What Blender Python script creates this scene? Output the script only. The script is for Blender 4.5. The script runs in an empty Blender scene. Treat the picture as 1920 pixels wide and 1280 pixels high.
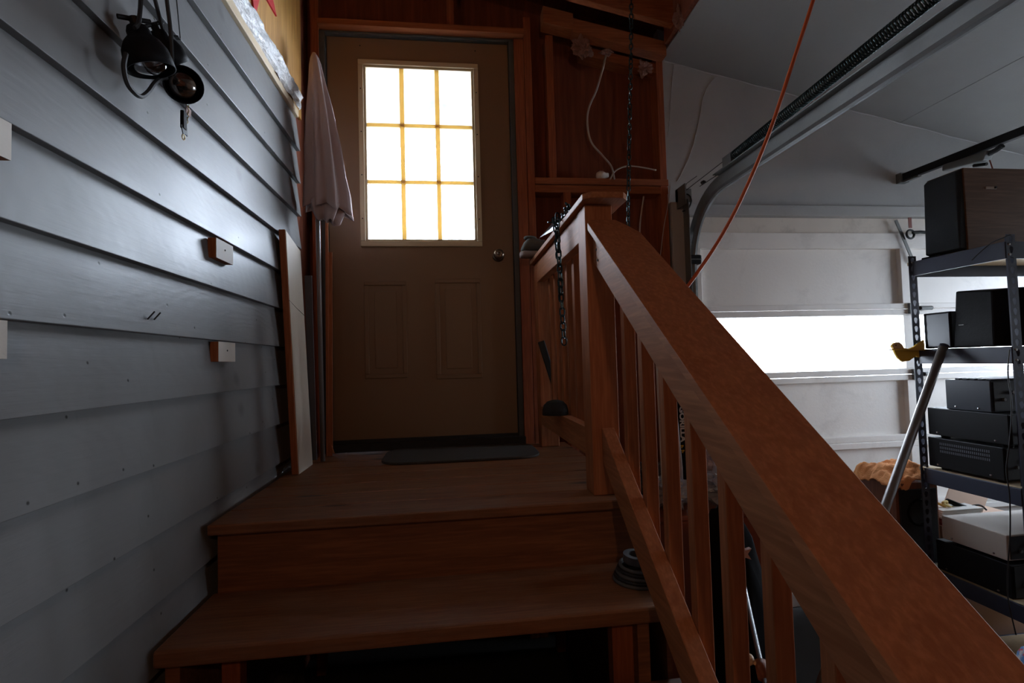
import bpy, bmesh, math, random
from math import sin, cos, pi, radians, sqrt
from mathutils import Vector, Matrix, noise as mn
random.seed(7)
S = bpy.context.scene
COL = S.collection

# ------------------------------------------------------------------ camera
YAW, PITCH, ROLL, FPX = 0.12194684, 0.03997674, -0.02742945, 950.0
def cam_axes():
    f = Vector((sin(YAW)*cos(PITCH), cos(YAW)*cos(PITCH), sin(PITCH)))
    r = Vector((cos(YAW), -sin(YAW), 0)); u = r.cross(f)
    c, s = cos(ROLL), sin(ROLL)
    return c*r + s*u, -s*r + c*u, f
RX, UX, FX = cam_axes()
cd = bpy.data.cameras.new('camera'); cam = bpy.data.objects.new('camera', cd); COL.objects.link(cam)
cd.sensor_fit = 'HORIZONTAL'; cd.sensor_width = 36.0; cd.lens = FPX/1920*36.0; cd.clip_start = 0.02
cam.matrix_world = Matrix(((RX.x, UX.x, -FX.x, 0), (RX.y, UX.y, -FX.y, 0), (RX.z, UX.z, -FX.z, 0), (0, 0, 0, 1)))
S.camera = cam
# a pixel of the 1920x1280 photograph met with a world plane gives a real point of the room
def ray(x, y): return RX*((x-960)/FPX) - UX*((y-640)/FPX) + FX
def PY(x, y, Y): r = ray(x, y); return r*(Y/r.y)
def PX(x, y, X): r = ray(x, y); return r*(X/r.x)
def PZ(x, y, Z): r = ray(x, y); return r*(Z/r.z)

# ------------------------------------------------------------------ light and exposure
S.view_settings.view_transform = 'Standard'; S.view_settings.look = 'None'
S.view_settings.gamma = 1.0; S.view_settings.use_curve_mapping = False
S.view_settings.exposure = 0.0
SKY = 30.0
w = bpy.data.worlds.new('overcast_sky'); S.world = w; w.use_nodes = True
nt = w.node_tree; nt.nodes.clear()
out = nt.nodes.new('ShaderNodeOutputWorld'); bg = nt.nodes.new('ShaderNodeBackground')
tc = nt.nodes.new('ShaderNodeTexCoord'); sx = nt.nodes.new('ShaderNodeSeparateXYZ')
rp = nt.nodes.new('ShaderNodeValToRGB')
rp.color_ramp.elements[0].position = 0.0; rp.color_ramp.elements[0].color = (.95, 1.06, 1.24, 1)
rp.color_ramp.elements[1].position = 1.0; rp.color_ramp.elements[1].color = (.52, .64, .84, 1)
nt.links.new(tc.outputs['Generated'], sx.inputs[0]); nt.links.new(sx.outputs['Z'], rp.inputs[0])
nt.links.new(rp.outputs[0], bg.inputs['Color']); bg.inputs['Strength'].default_value = SKY
nt.links.new(bg.outputs[0], out.inputs[0])
S.cycles.max_bounces = 10; S.cycles.diffuse_bounces = 6; S.cycles.glossy_bounces = 4
S.cycles.transparent_max_bounces = 12; S.cycles.sample_clamp_indirect = 6.0
S.cycles.caustics_reflective = False; S.cycles.caustics_refractive = False
def portal(name, loc, rot, sx_, sy_):
    l = bpy.data.lights.new(name, 'AREA'); l.shape = 'RECTANGLE'; l.size = sx_; l.size_y = sy_
    l.cycles.is_portal = True
    o = bpy.data.objects.new(name, l); o.location = loc; o.rotation_euler = rot; COL.objects.link(o)

D = 2.573          # inner face of the entry door
FL = -1.37         # garage floor
LZ = -0.41         # top of the landing
XW = -0.66         # siding wall
def ceil_z(x): return 1.619 - 0.213*(x-1.162)
portal('door_window_portal', (-.125, 2.66, 1.07), (radians(-90), 0, 0), .60, .95)
portal('garage_window_portal', (2.6, 2.70, .055), (radians(-90), 0, 0), 2.6, .32)
portal('side_window_portal', (4.56, 1.80, .18), (0, radians(90), 0), 1.16, 1.24)


# ------------------------------------------------------------------ materials
def nodes_of(name):
    m = bpy.data.materials.new(name); m.use_nodes = True
    t = m.node_tree; b = t.nodes['Principled BSDF']
    return m, t, b
def mix_rgb(t, fac, a, b, mode='MIX'):
    n = t.nodes.new('ShaderNodeMix'); n.data_type = 'RGBA'; n.blend_type = mode
    def put(i, v):
        if isinstance(v, (tuple, list)): n.inputs[i].default_value = (*v[:3], 1)
        elif isinstance(v, (int, float)): n.inputs[i].default_value = v
        else: t.links.new(v, n.inputs[i])
    put(0, fac); put(6, a); put(7, b)
    return n.outputs[2]
def coords(t, scale):
    c = t.nodes.new('ShaderNodeTexCoord'); m = t.nodes.new('ShaderNodeMapping')
    m.inputs['Scale'].default_value = scale; t.links.new(c.outputs['Object'], m.inputs[0]); return m.outputs[0]
def noise(t, vec, scale, detail=4, rough=.6, dist=0):
    n = t.nodes.new('ShaderNodeTexNoise'); n.inputs['Scale'].default_value = scale
    n.inputs['Detail'].default_value = detail; n.inputs['Roughness'].default_value = rough
    n.inputs['Distortion'].default_value = dist; t.links.new(vec, n.inputs['Vector']); return n.outputs[0]
def ramp(t, v, p0, p1, c0=(0, 0, 0), c1=(1, 1, 1)):
    r = t.nodes.new('ShaderNodeValToRGB'); e = r.color_ramp.elements
    e[0].position = p0; e[1].position = p1; e[0].color = (*c0, 1); e[1].color = (*c1, 1)
    t.links.new(v, r.inputs[0]); return r.outputs[0]
def bump(t, b, h, strength, dist=.01):
    n = t.nodes.new('ShaderNodeBump'); n.inputs['Strength'].default_value = strength
    n.inputs['Distance'].default_value = dist; t.links.new(h, n.inputs['Height'])
    t.links.new(n.outputs[0], b.inputs['Normal'])
def paint(name, c, rough=.6, var=.15, scale=6, spec=.5, metal=0.0, bmp=.15, bscale=60, dirt=0.0, dcol=(.05, .04, .03)):
    m, t, b = nodes_of(name)
    v = coords(t, (1, 1, 1))
    n = noise(t, v, scale, 5)
    col = mix_rgb(t, n, tuple(x*(1-var) for x in c), tuple(min(1, x*(1+var)) for x in c))
    if dirt > 0:
        d = ramp(t, noise(t, v, scale*.6, 6, .7, .6), .52, .75)
        f = t.nodes.new('ShaderNodeMath'); f.operation = 'MULTIPLY'; t.links.new(d, f.inputs[0]); f.inputs[1].default_value = dirt
        col = mix_rgb(t, f.outputs[0], col, dcol)
    t.links.new(col, b.inputs['Base Color'])
    b.inputs['Roughness'].default_value = rough; b.inputs['Metallic'].default_value = metal
    b.inputs['Specular IOR Level'].default_value = spec
    if bmp > 0: bump(t, b, noise(t, v, bscale, 4), bmp, .004)
    return m
def wood(name, c1, c2, axis='Y', rough=.55, spec=.4, scale=1.0, knots=True, bmp=.25, dust=None, dfac=.3):
    m, t, b = nodes_of(name)
    k = {'X': (.9, 14, 14), 'Y': (14, .9, 14), 'Z': (14, 14, .9)}[axis]
    k = tuple(a*scale for a in k)
    v = coords(t, k)
    n1 = noise(t, v, 2.2, 5, .62, .8); n2 = noise(t, v, 9, 3, .5)
    g = ramp(t, n1, .33, .68)
    col = mix_rgb(t, g, c1, c2)
    streak = ramp(t, n2, .45, .7)
    col = mix_rgb(t, .35, col, mix_rgb(t, streak, tuple(x*.55 for x in c1), c2))
    if knots:
        vv = t.nodes.new('ShaderNodeTexVoronoi'); vv.inputs['Scale'].default_value = 1.0
        kk = {'X': (2.2, 7, 7), 'Y': (7, 2.2, 7), 'Z': (7, 7, 2.2)}[axis]
        t.links.new(coords(t, kk), vv.inputs['Vector'])
        kf = ramp(t, vv.outputs['Distance'], .05, .14, (1, 1, 1), (0, 0, 0))
        col = mix_rgb(t, kf, col, tuple(x*.18 for x in c1))
    if dust:
        d = ramp(t, noise(t, coords(t, (3, 3, 3)), 2.5, 6, .7), .4, .75)
        f = t.nodes.new('ShaderNodeMath'); f.operation = 'MULTIPLY'; t.links.new(d, f.inputs[0]); f.inputs[1].default_value = dfac
        col = mix_rgb(t, f.outputs[0], col, dust)
    t.links.new(col, b.inputs['Base Color'])
    b.inputs['Roughness'].default_value = rough; b.inputs['Specular IOR Level'].default_value = spec
    bump(t, b, n1, bmp, .003)
    return m

M = {}
M['rail_z'] = wood('railing_pine_upright', (.40, .135, .055), (.54, .21, .09), 'Z', rough=.62, spec=.25)
M['rail_y'] = wood('railing_pine_lengthwise', (.40, .145, .06), (.54, .225, .10), 'Y', rough=.6, spec=.25, knots=False)
M['deck'] = wood('worn_deck_pine', (.20, .075, .028), (.32, .135, .058), 'X', rough=.5, dust=(.28, .20, .14), dfac=.3)
M['riser'] = wood('stained_riser_pine', (.20, .072, .028), (.32, .125, .05), 'X', rough=.6)
M['stud_z'] = wood('framing_lumber_upright', (.26, .062, .02), (.42, .115, .04), 'Z', rough=.75)
M['stud_x'] = wood('framing_lumber_across', (.28, .075, .024), (.44, .14, .05), 'X', rough=.75)
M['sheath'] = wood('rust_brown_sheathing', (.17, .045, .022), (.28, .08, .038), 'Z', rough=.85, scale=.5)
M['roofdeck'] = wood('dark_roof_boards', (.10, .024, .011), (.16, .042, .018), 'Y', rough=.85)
M['ply'] = wood('golden_plywood', (.42, .19, .042), (.62, .34, .09), 'Z', rough=.6, scale=.6)
M['raw'] = wood('raw_pine_edge', (.36, .11, .04), (.5, .19, .08), 'Z', rough=.7, knots=False)
M['walnut'] = wood('walnut_veneer', (.20, .062, .026), (.30, .11, .05), 'Z', rough=.45, knots=False, bmp=.05)
M['walnut_x'] = wood('brown_cabinet_veneer', (.13, .072, .038), (.18, .10, .054), 'X', spec=.2, rough=.6, knots=False, bmp=.05)

def siding_mat():
    m, t, b = nodes_of('blue_grey_siding_paint')
    v = coords(t, (1, 1, 1)); vl = coords(t, (20, 1.2, 20))
    n = noise(t, v, 3.5, 6, .65)
    col = mix_rgb(t, n, (.175, .177, .177), (.245, .248, .25))
    smear = ramp(t, noise(t, coords(t, (1, 3, 1)), 2.1, 6, .7, .5), .6, .8)
    f = t.nodes.new('ShaderNodeMath'); f.operation = 'MULTIPLY'; t.links.new(smear, f.inputs[0]); f.inputs[1].default_value = .45
    col = mix_rgb(t, f.outputs[0], col, (.10, .095, .085))
    # nail holes, dents and painted-over knots, scattered differently on every board
    rnd = t.nodes.new('ShaderNodeObjectInfo'); sp_ = t.nodes.new('ShaderNodeSeparateXYZ'); t.links.new(v, sp_.inputs[0])
    sh_ = t.nodes.new('ShaderNodeMath'); sh_.operation = 'MULTIPLY_ADD'; sh_.inputs[1].default_value = 37.0
    t.links.new(rnd.outputs['Random'], sh_.inputs[0]); t.links.new(sp_.outputs['Y'], sh_.inputs[2])
    yz = t.nodes.new('ShaderNodeCombineXYZ'); t.links.new(sh_.outputs[0], yz.inputs[0]); t.links.new(sp_.outputs['Z'], yz.inputs[1])
    def spots(scale, r0, r1, keep):
        vo = t.nodes.new('ShaderNodeTexVoronoi'); vo.voronoi_dimensions = '2D'; vo.inputs['Scale'].default_value = scale
        t.links.new(yz.outputs[0], vo.inputs['Vector'])
        s_ = ramp(t, vo.outputs['Distance'], r0, r1, (1, 1, 1), (0, 0, 0))
        sc = t.nodes.new('ShaderNodeSeparateColor'); t.links.new(vo.outputs['Color'], sc.inputs[0])
        p_ = ramp(t, sc.outputs[0], keep, keep+.02)
        m_ = t.nodes.new('ShaderNodeMath'); m_.operation = 'MULTIPLY'; t.links.new(s_, m_.inputs[0]); t.links.new(p_, m_.inputs[1])
        return m_
    mm = spots(9, .014, .036, .72)
    kn = spots(2.4, .02, .07, .6)
    kf_ = t.nodes.new('ShaderNodeMath'); kf_.operation = 'MULTIPLY'; t.links.new(kn.outputs[0], kf_.inputs[0]); kf_.inputs[1].default_value = .45
    col = mix_rgb(t, kf_.outputs[0], col, (.07, .068, .065))
    col = mix_rgb(t, mm.outputs[0], col, (.02, .018, .015))
    t.links.new(col, b.inputs['Base Color'])
    rr = t.nodes.new('ShaderNodeMapRange'); rr.inputs['To Min'].default_value = .36; rr.inputs['To Max'].default_value = .55
    t.links.new(noise(t, v, 5, 5), rr.inputs['Value']); t.links.new(rr.outputs[0], b.inputs['Roughness'])
    b.inputs['Specular IOR Level'].default_value = .5
    b.inputs['Coat Weight'].default_value = .08; b.inputs['Coat Roughness'].default_value = .30
    # wood figure telegraphing through the paint: growth rings and long grain
    wv = t.nodes.new('ShaderNodeTexWave'); wv.wave_type = 'RINGS'; wv.rings_direction = 'X'
    wv.inputs['Scale'].default_value = 11; wv.inputs['Distortion'].default_value = 9; wv.inputs['Detail'].default_value = 3
    oi = t.nodes.new('ShaderNodeObjectInfo'); cb_ = t.nodes.new('ShaderNodeCombineXYZ')
    ml = t.nodes.new('ShaderNodeMath'); ml.operation = 'MULTIPLY_ADD'; ml.inputs[1].default_value = 2.6; ml.inputs[2].default_value = -1.6
    t.links.new(oi.outputs['Random'], ml.inputs[0]); t.links.new(ml.outputs[0], cb_.inputs[1]); cb_.inputs[2].default_value = .05
    va = t.nodes.new('ShaderNodeVectorMath'); va.operation = 'ADD'; t.links.new(coords(t, (1, .55, 1.6)), va.inputs[0]); t.links.new(cb_.outputs[0], va.inputs[1])
    t.links.new(va.outputs[0], wv.inputs['Vector'])
    ad = t.nodes.new('ShaderNodeMath'); ad.operation = 'MULTIPLY_ADD'; ad.inputs[1].default_value = .22
    t.links.new(wv.outputs['Fac'], ad.inputs[0]); t.links.new(noise(t, vl, 3, 5), ad.inputs[2])
    ad2 = t.nodes.new('ShaderNodeMath'); ad2.operation = 'SUBTRACT'
    t.links.new(ad.outputs[0], ad2.inputs[0]); t.links.new(mm.outputs[0], ad2.inputs[1])
    bump(t, b, ad2.outputs[0], .17, .004)
    return m
M['siding'] = siding_mat()
M['greywall'] = paint('grey_painted_board', (.40, .40, .39), .55, .12, 4, dirt=.18, dcol=(.18, .17, .16))
M['ceil'] = paint('grey_painted_ceiling', (.31, .31, .30), .55, .10, 3, dirt=.15, dcol=(.2, .2, .2))
M['caulk'] = paint('pale_caulk', (.5, .5, .49), .5)
M['gdoor'] = paint('white_door_paint', (.86, .83, .79), .45, .05, 5, dirt=.35, dcol=(.34, .31, .29))
M['gtrim'] = paint('stained_white_board', (.68, .62, .55), .6, .08, 6, dirt=.6, dcol=(.3, .26, .23))
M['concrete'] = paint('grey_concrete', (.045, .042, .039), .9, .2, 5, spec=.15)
M['door'] = paint('tan_steel_door', (.24, .148, .08), .5, .06, 3, bmp=.03)
M['doorframe'] = paint('cream_window_frame', (.60, .50, .32), .45, .05, 8, bmp=.03)
M['strip'] = paint('grey_weatherstrip', (.10, .105, .105), .6, spec=.2)
M['black'] = paint('black_rubber', (.012, .012, .012), .6)
M['blackpl'] = paint('black_plastic', (.006, .006, .007), .65, .1, spec=.12)
M['blackmt'] = paint('black_metal_case', (.008, .008, .009), .5, .1, spec=.2, bmp=.03)
M['darkfab'] = paint('dark_speaker_cloth', (.018, .022, .026), .9, .1, bscale=300, bmp=.4)
M['bluecase'] = paint('blue_black_case', (.016, .020, .030), .36, .1, bmp=.02)
M['silver'] = paint('champagne_metal_case', (.58, .53, .47), .36, .05, metal=.15, bmp=.02)
M['galv'] = paint('galvanised_steel', (.15, .155, .15), .5, .2, 14, metal=.45)
M['steel'] = paint('bright_steel', (.55, .55, .56), .25, .1, metal=1.0)
M['springst'] = paint('oiled_spring_steel', (.03, .05, .052), .3, .1, metal=.85)
M['pipe'] = paint('grey_aluminium_tube', (.22, .20, .19), .45, .12, 20, metal=.35)
M['shelfst'] = paint('slate_blue_shelf_steel', (.042, .050, .078), .38, .1, 10, bmp=.03)
M['particle'] = paint('particle_board', (.45, .34, .20), .8, .2, 80)
M['umbrella'] = paint('taupe_canopy_fabric', (.50, .40, .385), .8, .08, 8, bscale=400, bmp=.3)
M['whiteboard'] = paint('off_white_board_face', (.66, .58, .48), .6, .08, 6, dirt=.25, dcol=(.4, .3, .2))
M['bluegrey'] = paint('blue_grey_strip_paint', (.12, .13, .15), .5)
M['whiteblock'] = paint('cream_block_paint', (.66, .60, .52), .6, .05)
M['red'] = paint('red_star_felt', (.50, .006, .010), .7, .05)
M['yellow'] = paint('mustard_yellow_paint', (.75, .48, .06), .5, .08)
M['cream'] = paint('cream_paint', (.70, .55, .36), .5)
M['orangecord'] = paint('orange_vinyl_cord', (.50, .10, .03), .45, .08)
M['orangecloth'] = paint('orange_terry_cloth', (.85, .36, .13), .9, .15, 14, bscale=200, bmp=.6)
M['mat'] = paint('dark_woven_mat', (.06, .055, .05), .9, .25, 60, bscale=200, bmp=.8)
M['shoe_g'] = paint('grey_shoe_suede', (.10, .10, .09), .85, .12, 20)
M['shoe_s'] = paint('pale_shoe_sole', (.34, .28, .26), .7, .1)
M['paper'] = paint('white_paper', (.75, .73, .69), .8, .04)
M['card'] = paint('kraft_cardboard', (.66, .46, .34), .85, .06, 20)
M['redbook'] = paint('dark_red_cover', (.26, .05, .04), .6)
M['whitecable'] = paint('white_cable_sheath', (.42, .36, .31), .6, .08)
M['rope'] = paint('yellow_rope', (.72, .55, .20), .8, .15, 40)
M['fluff'] = paint('pink_glass_wool', (.26, .14, .11), .95, .25, 30, bmp=.8)
M['tape'] = paint('grey_tape', (.09, .09, .095), .5)
M['coilcord'] = paint('striped_cable', (.015, .015, .016), .5, .3, 30)
M['bagpl'] = paint('slate_blue_plastic_bag', (.36, .42, .52), .14, .3, 12, spec=.8, bscale=18, bmp=.5)
M['sackcl'] = paint('black_canvas', (.006, .006, .007), .95, .1, spec=.08)
M['bagwh'] = paint('pale_plastic_bag', (.66, .62, .70), .25, .08, bscale=18, bmp=.4)
M['bagdk'] = paint('black_plastic_bag', (.06, .06, .07), .3, .2, bscale=18, bmp=.5)
M['orangebin'] = paint('rust_orange_bin', (.26, .07, .03), .55)
M['whitepole'] = paint('white_enamel_pole', (.56, .56, .60), .35, .04)
M['lettering'] = paint('white_print', (.72, .72, .70), .6, 0, bmp=0)
M['logoyellow'] = paint('yellow_print', (.75, .45, .03), .6, 0, bmp=0)
M['pinkstar'] = paint('pale_pink_star', (.42, .27, .25), .7)
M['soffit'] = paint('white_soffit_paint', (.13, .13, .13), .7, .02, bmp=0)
M['ground'] = paint('pale_driveway', (.50, .49, .47), .9, .1, 2)
M['tagpink'] = paint('pink_tag', (.40, .24, .20), .7)
M['brass'] = paint('aged_brass', (.45, .32, .13), .35, .1, metal=.9)
M['bronze'] = paint('dark_bronze_knob', (.20, .15, .11), .3, .1, metal=.9)
M['redtag'] = paint('rust_red_tag', (.20, .05, .035), .7)
M['blade'] = paint('pale_blade', (.42, .42, .44), .35, .05, metal=.4)

def plastic_mat():
    m, t, b = nodes_of('crinkled_clear_plastic')
    b.inputs['Base Color'].default_value = (.62, .64, .66, 1); b.inputs['Roughness'].default_value = .18
    b.inputs['Specular IOR Level'].default_value = .8
    v = coords(t, (6, 2, 6)); n = noise(t, v, 14, 6, .6, 1.2)
    t.links.new(mix_rgb(t, ramp(t, n, .4, .6), (.62, .63, .64), (.92, .92, .92)), b.inputs['Base Color'])
    bump(t, b, n, .7, .01); return m
M['plastic'] = plastic_mat()
def floral_mat():
    m, t, b = nodes_of('blue_floral_fabric'); v = coords(t, (1, 1, 1))
    vo = t.nodes.new('ShaderNodeTexVoronoi'); vo.inputs['Scale'].default_value = 38; t.links.new(v, vo.inputs['Vector'])
    c = mix_rgb(t, ramp(t, vo.outputs['Distance'], .2, .45), (.55, .42, .36), (.10, .24, .50))
    c = mix_rgb(t, ramp(t, noise(t, v, 22, 3), .45, .55), c, (.62, .62, .60))
    c = mix_rgb(t, ramp(t, noise(t, v, 30, 2), .62, .66), c, (.6, .08, .10))
    t.links.new(c, b.inputs['Base Color']); b.inputs['Roughness'].default_value = .8; return m
M['floral'] = floral_mat()
def glass_mat(name, tint=(1, 1, 1), gloss=.08, dirt=0.0):
    m = bpy.data.materials.new(name); m.use_nodes = True; t = m.node_tree; t.nodes.clear()
    o = t.nodes.new('ShaderNodeOutputMaterial'); tr = t.nodes.new('ShaderNodeBsdfTransparent'); gl = t.nodes.new('ShaderNodeBsdfGlossy')
    tr.inputs[0].default_value = (*tint, 1); gl.inputs['Roughness'].default_value = .03
    lw = t.nodes.new('ShaderNodeLayerWeight'); lw.inputs[0].default_value = .25
    mx = t.nodes.new('ShaderNodeMixShader'); mu = t.nodes.new('ShaderNodeMath'); mu.operation = 'MULTIPLY_ADD'
    mu.inputs[1].default_value = .5; mu.inputs[2].default_value = gloss*.4
    t.links.new(lw.outputs['Fresnel'], mu.inputs[0]); t.links.new(mu.outputs[0], mx.inputs[0])
    t.links.new(tr.outputs[0], mx.inputs[1]); t.links.new(gl.outputs[0], mx.inputs[2])
    last = mx.outputs[0]
    if dirt > 0:
        df = t.nodes.new('ShaderNodeBsdfDiffuse'); df.inputs[0].default_value = (.45, .47, .48, 1)
        v = coords(t, (1, 1, 1)); n = ramp(t, noise(t, v, 5, 6, .65, .6), .55, .8)
        mu2 = t.nodes.new('ShaderNodeMath'); mu2.operation = 'MULTIPLY'; t.links.new(n, mu2.inputs[0]); mu2.inputs[1].default_value = dirt
        m2 = t.nodes.new('ShaderNodeMixShader'); t.links.new(mu2.outputs[0], m2.inputs[0])
        t.links.new(last, m2.inputs[1]); t.links.new(df.outputs[0], m2.inputs[2]); last = m2.outputs[0]
    t.links.new(last, o.inputs[0]); return m
M['pane'] = glass_mat('dusty_window_glass', (.97, .98, .98), .08, .35)
M['gpane'] = glass_mat('garage_window_glass', (.80, .80, .79), .08, .15)
M['bulb'] = glass_mat('clear_bulb_glass', (.86, .88, .9), .5)
def cream_translucent():
    m, t, b = nodes_of('cream_translucent_muntin')
    b.inputs['Base Color'].default_value = (.72, .60, .34, 1); b.inputs['Roughness'].default_value = .4
    tl = t.nodes.new('ShaderNodeBsdfTranslucent'); tl.inputs[0].default_value = (.72, .55, .25, 1)
    v = coords(t, (1, 1, 1)); t.links.new(mix_rgb(t, noise(t, v, 12), (.64, .52, .28), (.76, .65, .40)), b.inputs['Base Color'])
    mx = t.nodes.new('ShaderNodeMixShader'); mx.inputs[0].default_value = .45
    t.links.new(b.outputs[0], mx.inputs[1]); t.links.new(tl.outputs[0], mx.inputs[2])
    t.links.new(mx.outputs[0], t.nodes['Material Output'].inputs[0]); return m
M['muntin'] = cream_translucent()

# ------------------------------------------------------------------ mesh helpers
class B:
    """collects shapes into one mesh"""
    def __init__(s): s.bm = bmesh.new()
    def quadbox(s, c):              # eight corners: bottom loop then top loop
        v = [s.bm.verts.new(p) for p in c]
        for f in ((3, 2, 1, 0), (4, 5, 6, 7), (0, 1, 5, 4), (1, 2, 6, 5), (2, 3, 7, 6), (3, 0, 4, 7)):
            s.bm.faces.new([v[i] for i in f])
        return s
    def box(s, x0, x1, y0, y1, z0, z1):
        return s.quadbox([(x0, y0, z0), (x1, y0, z0), (x1, y1, z0), (x0, y1, z0), (x0, y0, z1), (x1, y0, z1), (x1, y1, z1), (x0, y1, z1)])
    def prism(s, poly, d):          # polygon of 3D points pushed along d
        d = Vector(d); a = [s.bm.verts.new(p) for p in poly]; b = [s.bm.verts.new(Vector(p)+d) for p in poly]
        n = len(poly)
        s.bm.faces.new(a); s.bm.faces.new(b[::-1])
        for i in range(n): s.bm.faces.new((a[i], b[i], b[(i+1) % n], a[(i+1) % n]))
        return s
    def tube(s, pts, r, n=8, closed=False, cap=True):
        pts = [Vector(p) for p in pts]; N = len(pts); rings = []
        up = None
        for i, p in enumerate(pts):
            a = pts[(i-1) % N] if (closed or i > 0) else p
            c = pts[(i+1) % N] if (closed or i < N-1) else p
            tdir = (c-a).normalized() if (c-a).length > 1e-9 else Vector((0, 0, 1))
            if up is None:
                up = tdir.cross(Vector((0, 0, 1)))
                if up.length < 1e-3: up = tdir.cross(Vector((0, 1, 0)))
            up = (up - tdir*up.dot(tdir)).normalized(); sd = tdir.cross(up)
            rr = r[i] if isinstance(r, (list, tuple)) else r
            rings.append([s.bm.verts.new(p + up*(rr*cos(2*pi*k/n)) + sd*(rr*sin(2*pi*k/n))) for k in range(n)])
        for i in range(N if closed else N-1):
            A, C = rings[i], rings[(i+1) % N]
            for k in range(n): s.bm.faces.new((A[k], A[(k+1) % n], C[(k+1) % n], C[k]))
        if not closed and cap:
            s.bm.faces.new(rings[0][::-1]); s.bm.faces.new(rings[-1])
        return s
    def lathe(s, prof, o, axis, n=20, cap=True):   # prof: (radius, distance along axis)
        o = Vector(o); ax = Vector(axis).normalized()
        e = ax.orthogonal().normalized(); g = ax.cross(e); rings = []
        for r, h in prof: rings.append([s.bm.verts.new(o + ax*h + (e*cos(2*pi*k/n) + g*sin(2*pi*k/n))*max(r, 1e-5)) for k in range(n)])
        for A, C in zip(rings, rings[1:]):
            for k in range(n): s.bm.faces.new((A[k], A[(k+1) % n], C[(k+1) % n], C[k]))
        if cap: s.bm.faces.new(rings[0][::-1]); s.bm.faces.new(rings[-1])
        return s
    def blob(s, c, r, amp=.25, freq=3.0, seed=0, sub=3):
        g = bmesh.ops.create_icosphere(s.bm, subdivisions=sub, radius=1)
        for v in g['verts']:
            d = v.co.copy(); k = 1 + amp*mn.fractal(d*freq*.5 + Vector((seed*7.3, seed*3.1, 0)), 1, 2, 4)
            v.co = Vector((c[0] + d.x*r[0]*k, c[1] + d.y*r[1]*k, c[2] + d.z*r[2]*k))
        return s
    def ring(s, c, R, r, axis=(0, 0, 1), n=24, m=8):
        ax = Vector(axis).normalized(); e = ax.orthogonal().normalized(); g = ax.cross(e)
        return s.tube([Vector(c) + (e*cos(2*pi*k/n) + g*sin(2*pi*k/n))*R for k in range(n)], r, m, closed=True)
def mesh_of(name, b, mat, off=(0, 0, 0), smooth=False):
    bmesh.ops.recalc_face_normals(b.bm, faces=b.bm.faces)
    if off != (0, 0, 0): bmesh.ops.translate(b.bm, verts=b.bm.verts, vec=-Vector(off))
    me = bpy.data.meshes.new(name); b.bm.to_mesh(me); b.bm.free()
    me.materials.append(mat)
    if smooth: me.polygons.foreach_set('use_smooth', [True]*len(me.polygons))
    return me
def base_of(p):
    q = Vector((0, 0, 0))
    while p is not None: q = q + Vector(p.location); p = p.parent
    return tuple(q)
def obj(name, b, mat, parent=None, smooth=False, bevel=0, loc=None):
    """one mesh object; shapes are given in room coordinates"""
    off = base_of(parent) if parent else (0, 0, 0)
    if loc: off = tuple(Vector(loc))
    me = mesh_of(name, b, mat, off, smooth)
    o = bpy.data.objects.new(name, me); COL.objects.link(o)
    if parent:
        o.parent = parent
        if loc: o.location = Vector(loc) - Vector(base_of(parent))
    elif loc: o.location = loc
    if bevel:
        md = o.modifiers.new('bevel', 'BEVEL'); md.width = bevel; md.segments = 2; md.limit_method = 'ANGLE'; md.angle_limit = radians(40)
    return o
def again(o, d, parent=None):                      # a copy of a part, moved by d
    c = o.copy(); COL.objects.link(c); c.parent = parent or o.parent; c.location = Vector(o.location) + Vector(d); return c
def tag(o, label=None, cat=None, group=None, kind=None):
    if label: o['label'] = label
    if cat: o['category'] = cat
    if group: o['group'] = group
    if kind: o['kind'] = kind
    return o
def thing(name, label, cat, loc=(0, 0, 0), group=None, kind=None):
    o = bpy.data.objects.new(name, None); o.empty_display_size = .05; o.location = loc; COL.objects.link(o)
    return tag(o, label, cat, group, kind)
def copy_tree(root, d):
    r = root.copy(); COL.objects.link(r); r.location = Vector(root.location) + Vector(d)
    for ch in list(root.children):
        c = ch.copy(); COL.objects.link(c); c.parent = r
        for g in ch.children:
            e = g.copy(); COL.objects.link(e); e.parent = c
    return r
def spline(pts, n=8):
    pts = [Vector(p) for p in pts]; res = []
    P = [pts[0]*2-pts[1]] + pts + [pts[-1]*2-pts[-2]]
    for i in range(1, len(P)-2):
        for k in range(n):
            t = k/n; a, b, c, d = P[i-1], P[i], P[i+1], P[i+2]
            res.append(.5*((2*b) + (c-a)*t + (2*a-5*b+4*c-d)*t*t + (3*b-a-3*c+d)*t**3))
    res.append(pts[-1]); return res
def links(b, pts, L=.034, wd=.011, r=.0032, jit=.3):
    """chain links along a path"""
    pts = spline(pts, 10); seg = [0]
    for a, c in zip(pts, pts[1:]): seg.append(seg[-1] + (c-a).length)
    s_, i, flip = 0, 0, 0
    step = L*.72
    while s_ < seg[-1]:
        while i < len(seg)-2 and seg[i+1] < s_: i += 1
        t = (s_-seg[i])/max(1e-9, seg[i+1]-seg[i]); p = pts[i].lerp(pts[i+1], t); d = (pts[i+1]-pts[i]).normalized()
        e = d.orthogonal().normalized(); e = Matrix.Rotation(flip*pi/2 + random.uniform(-jit, jit), 3, d) @ e
        lo = []
        h = L/2-wd
        for k in range(5): a = -pi/2 + pi*k/4; lo.append(p + d*(h + wd*cos(a)*.8) + e*(wd*sin(a)*.8))
        for k in range(5): a = pi/2 + pi*k/4; lo.append(p + d*(-h + wd*cos(a)*.8) + e*(wd*sin(a)*.8))
        b.tube(lo, r, 5, closed=True)
        s_ += step; flip ^= 1
    return b

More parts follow.
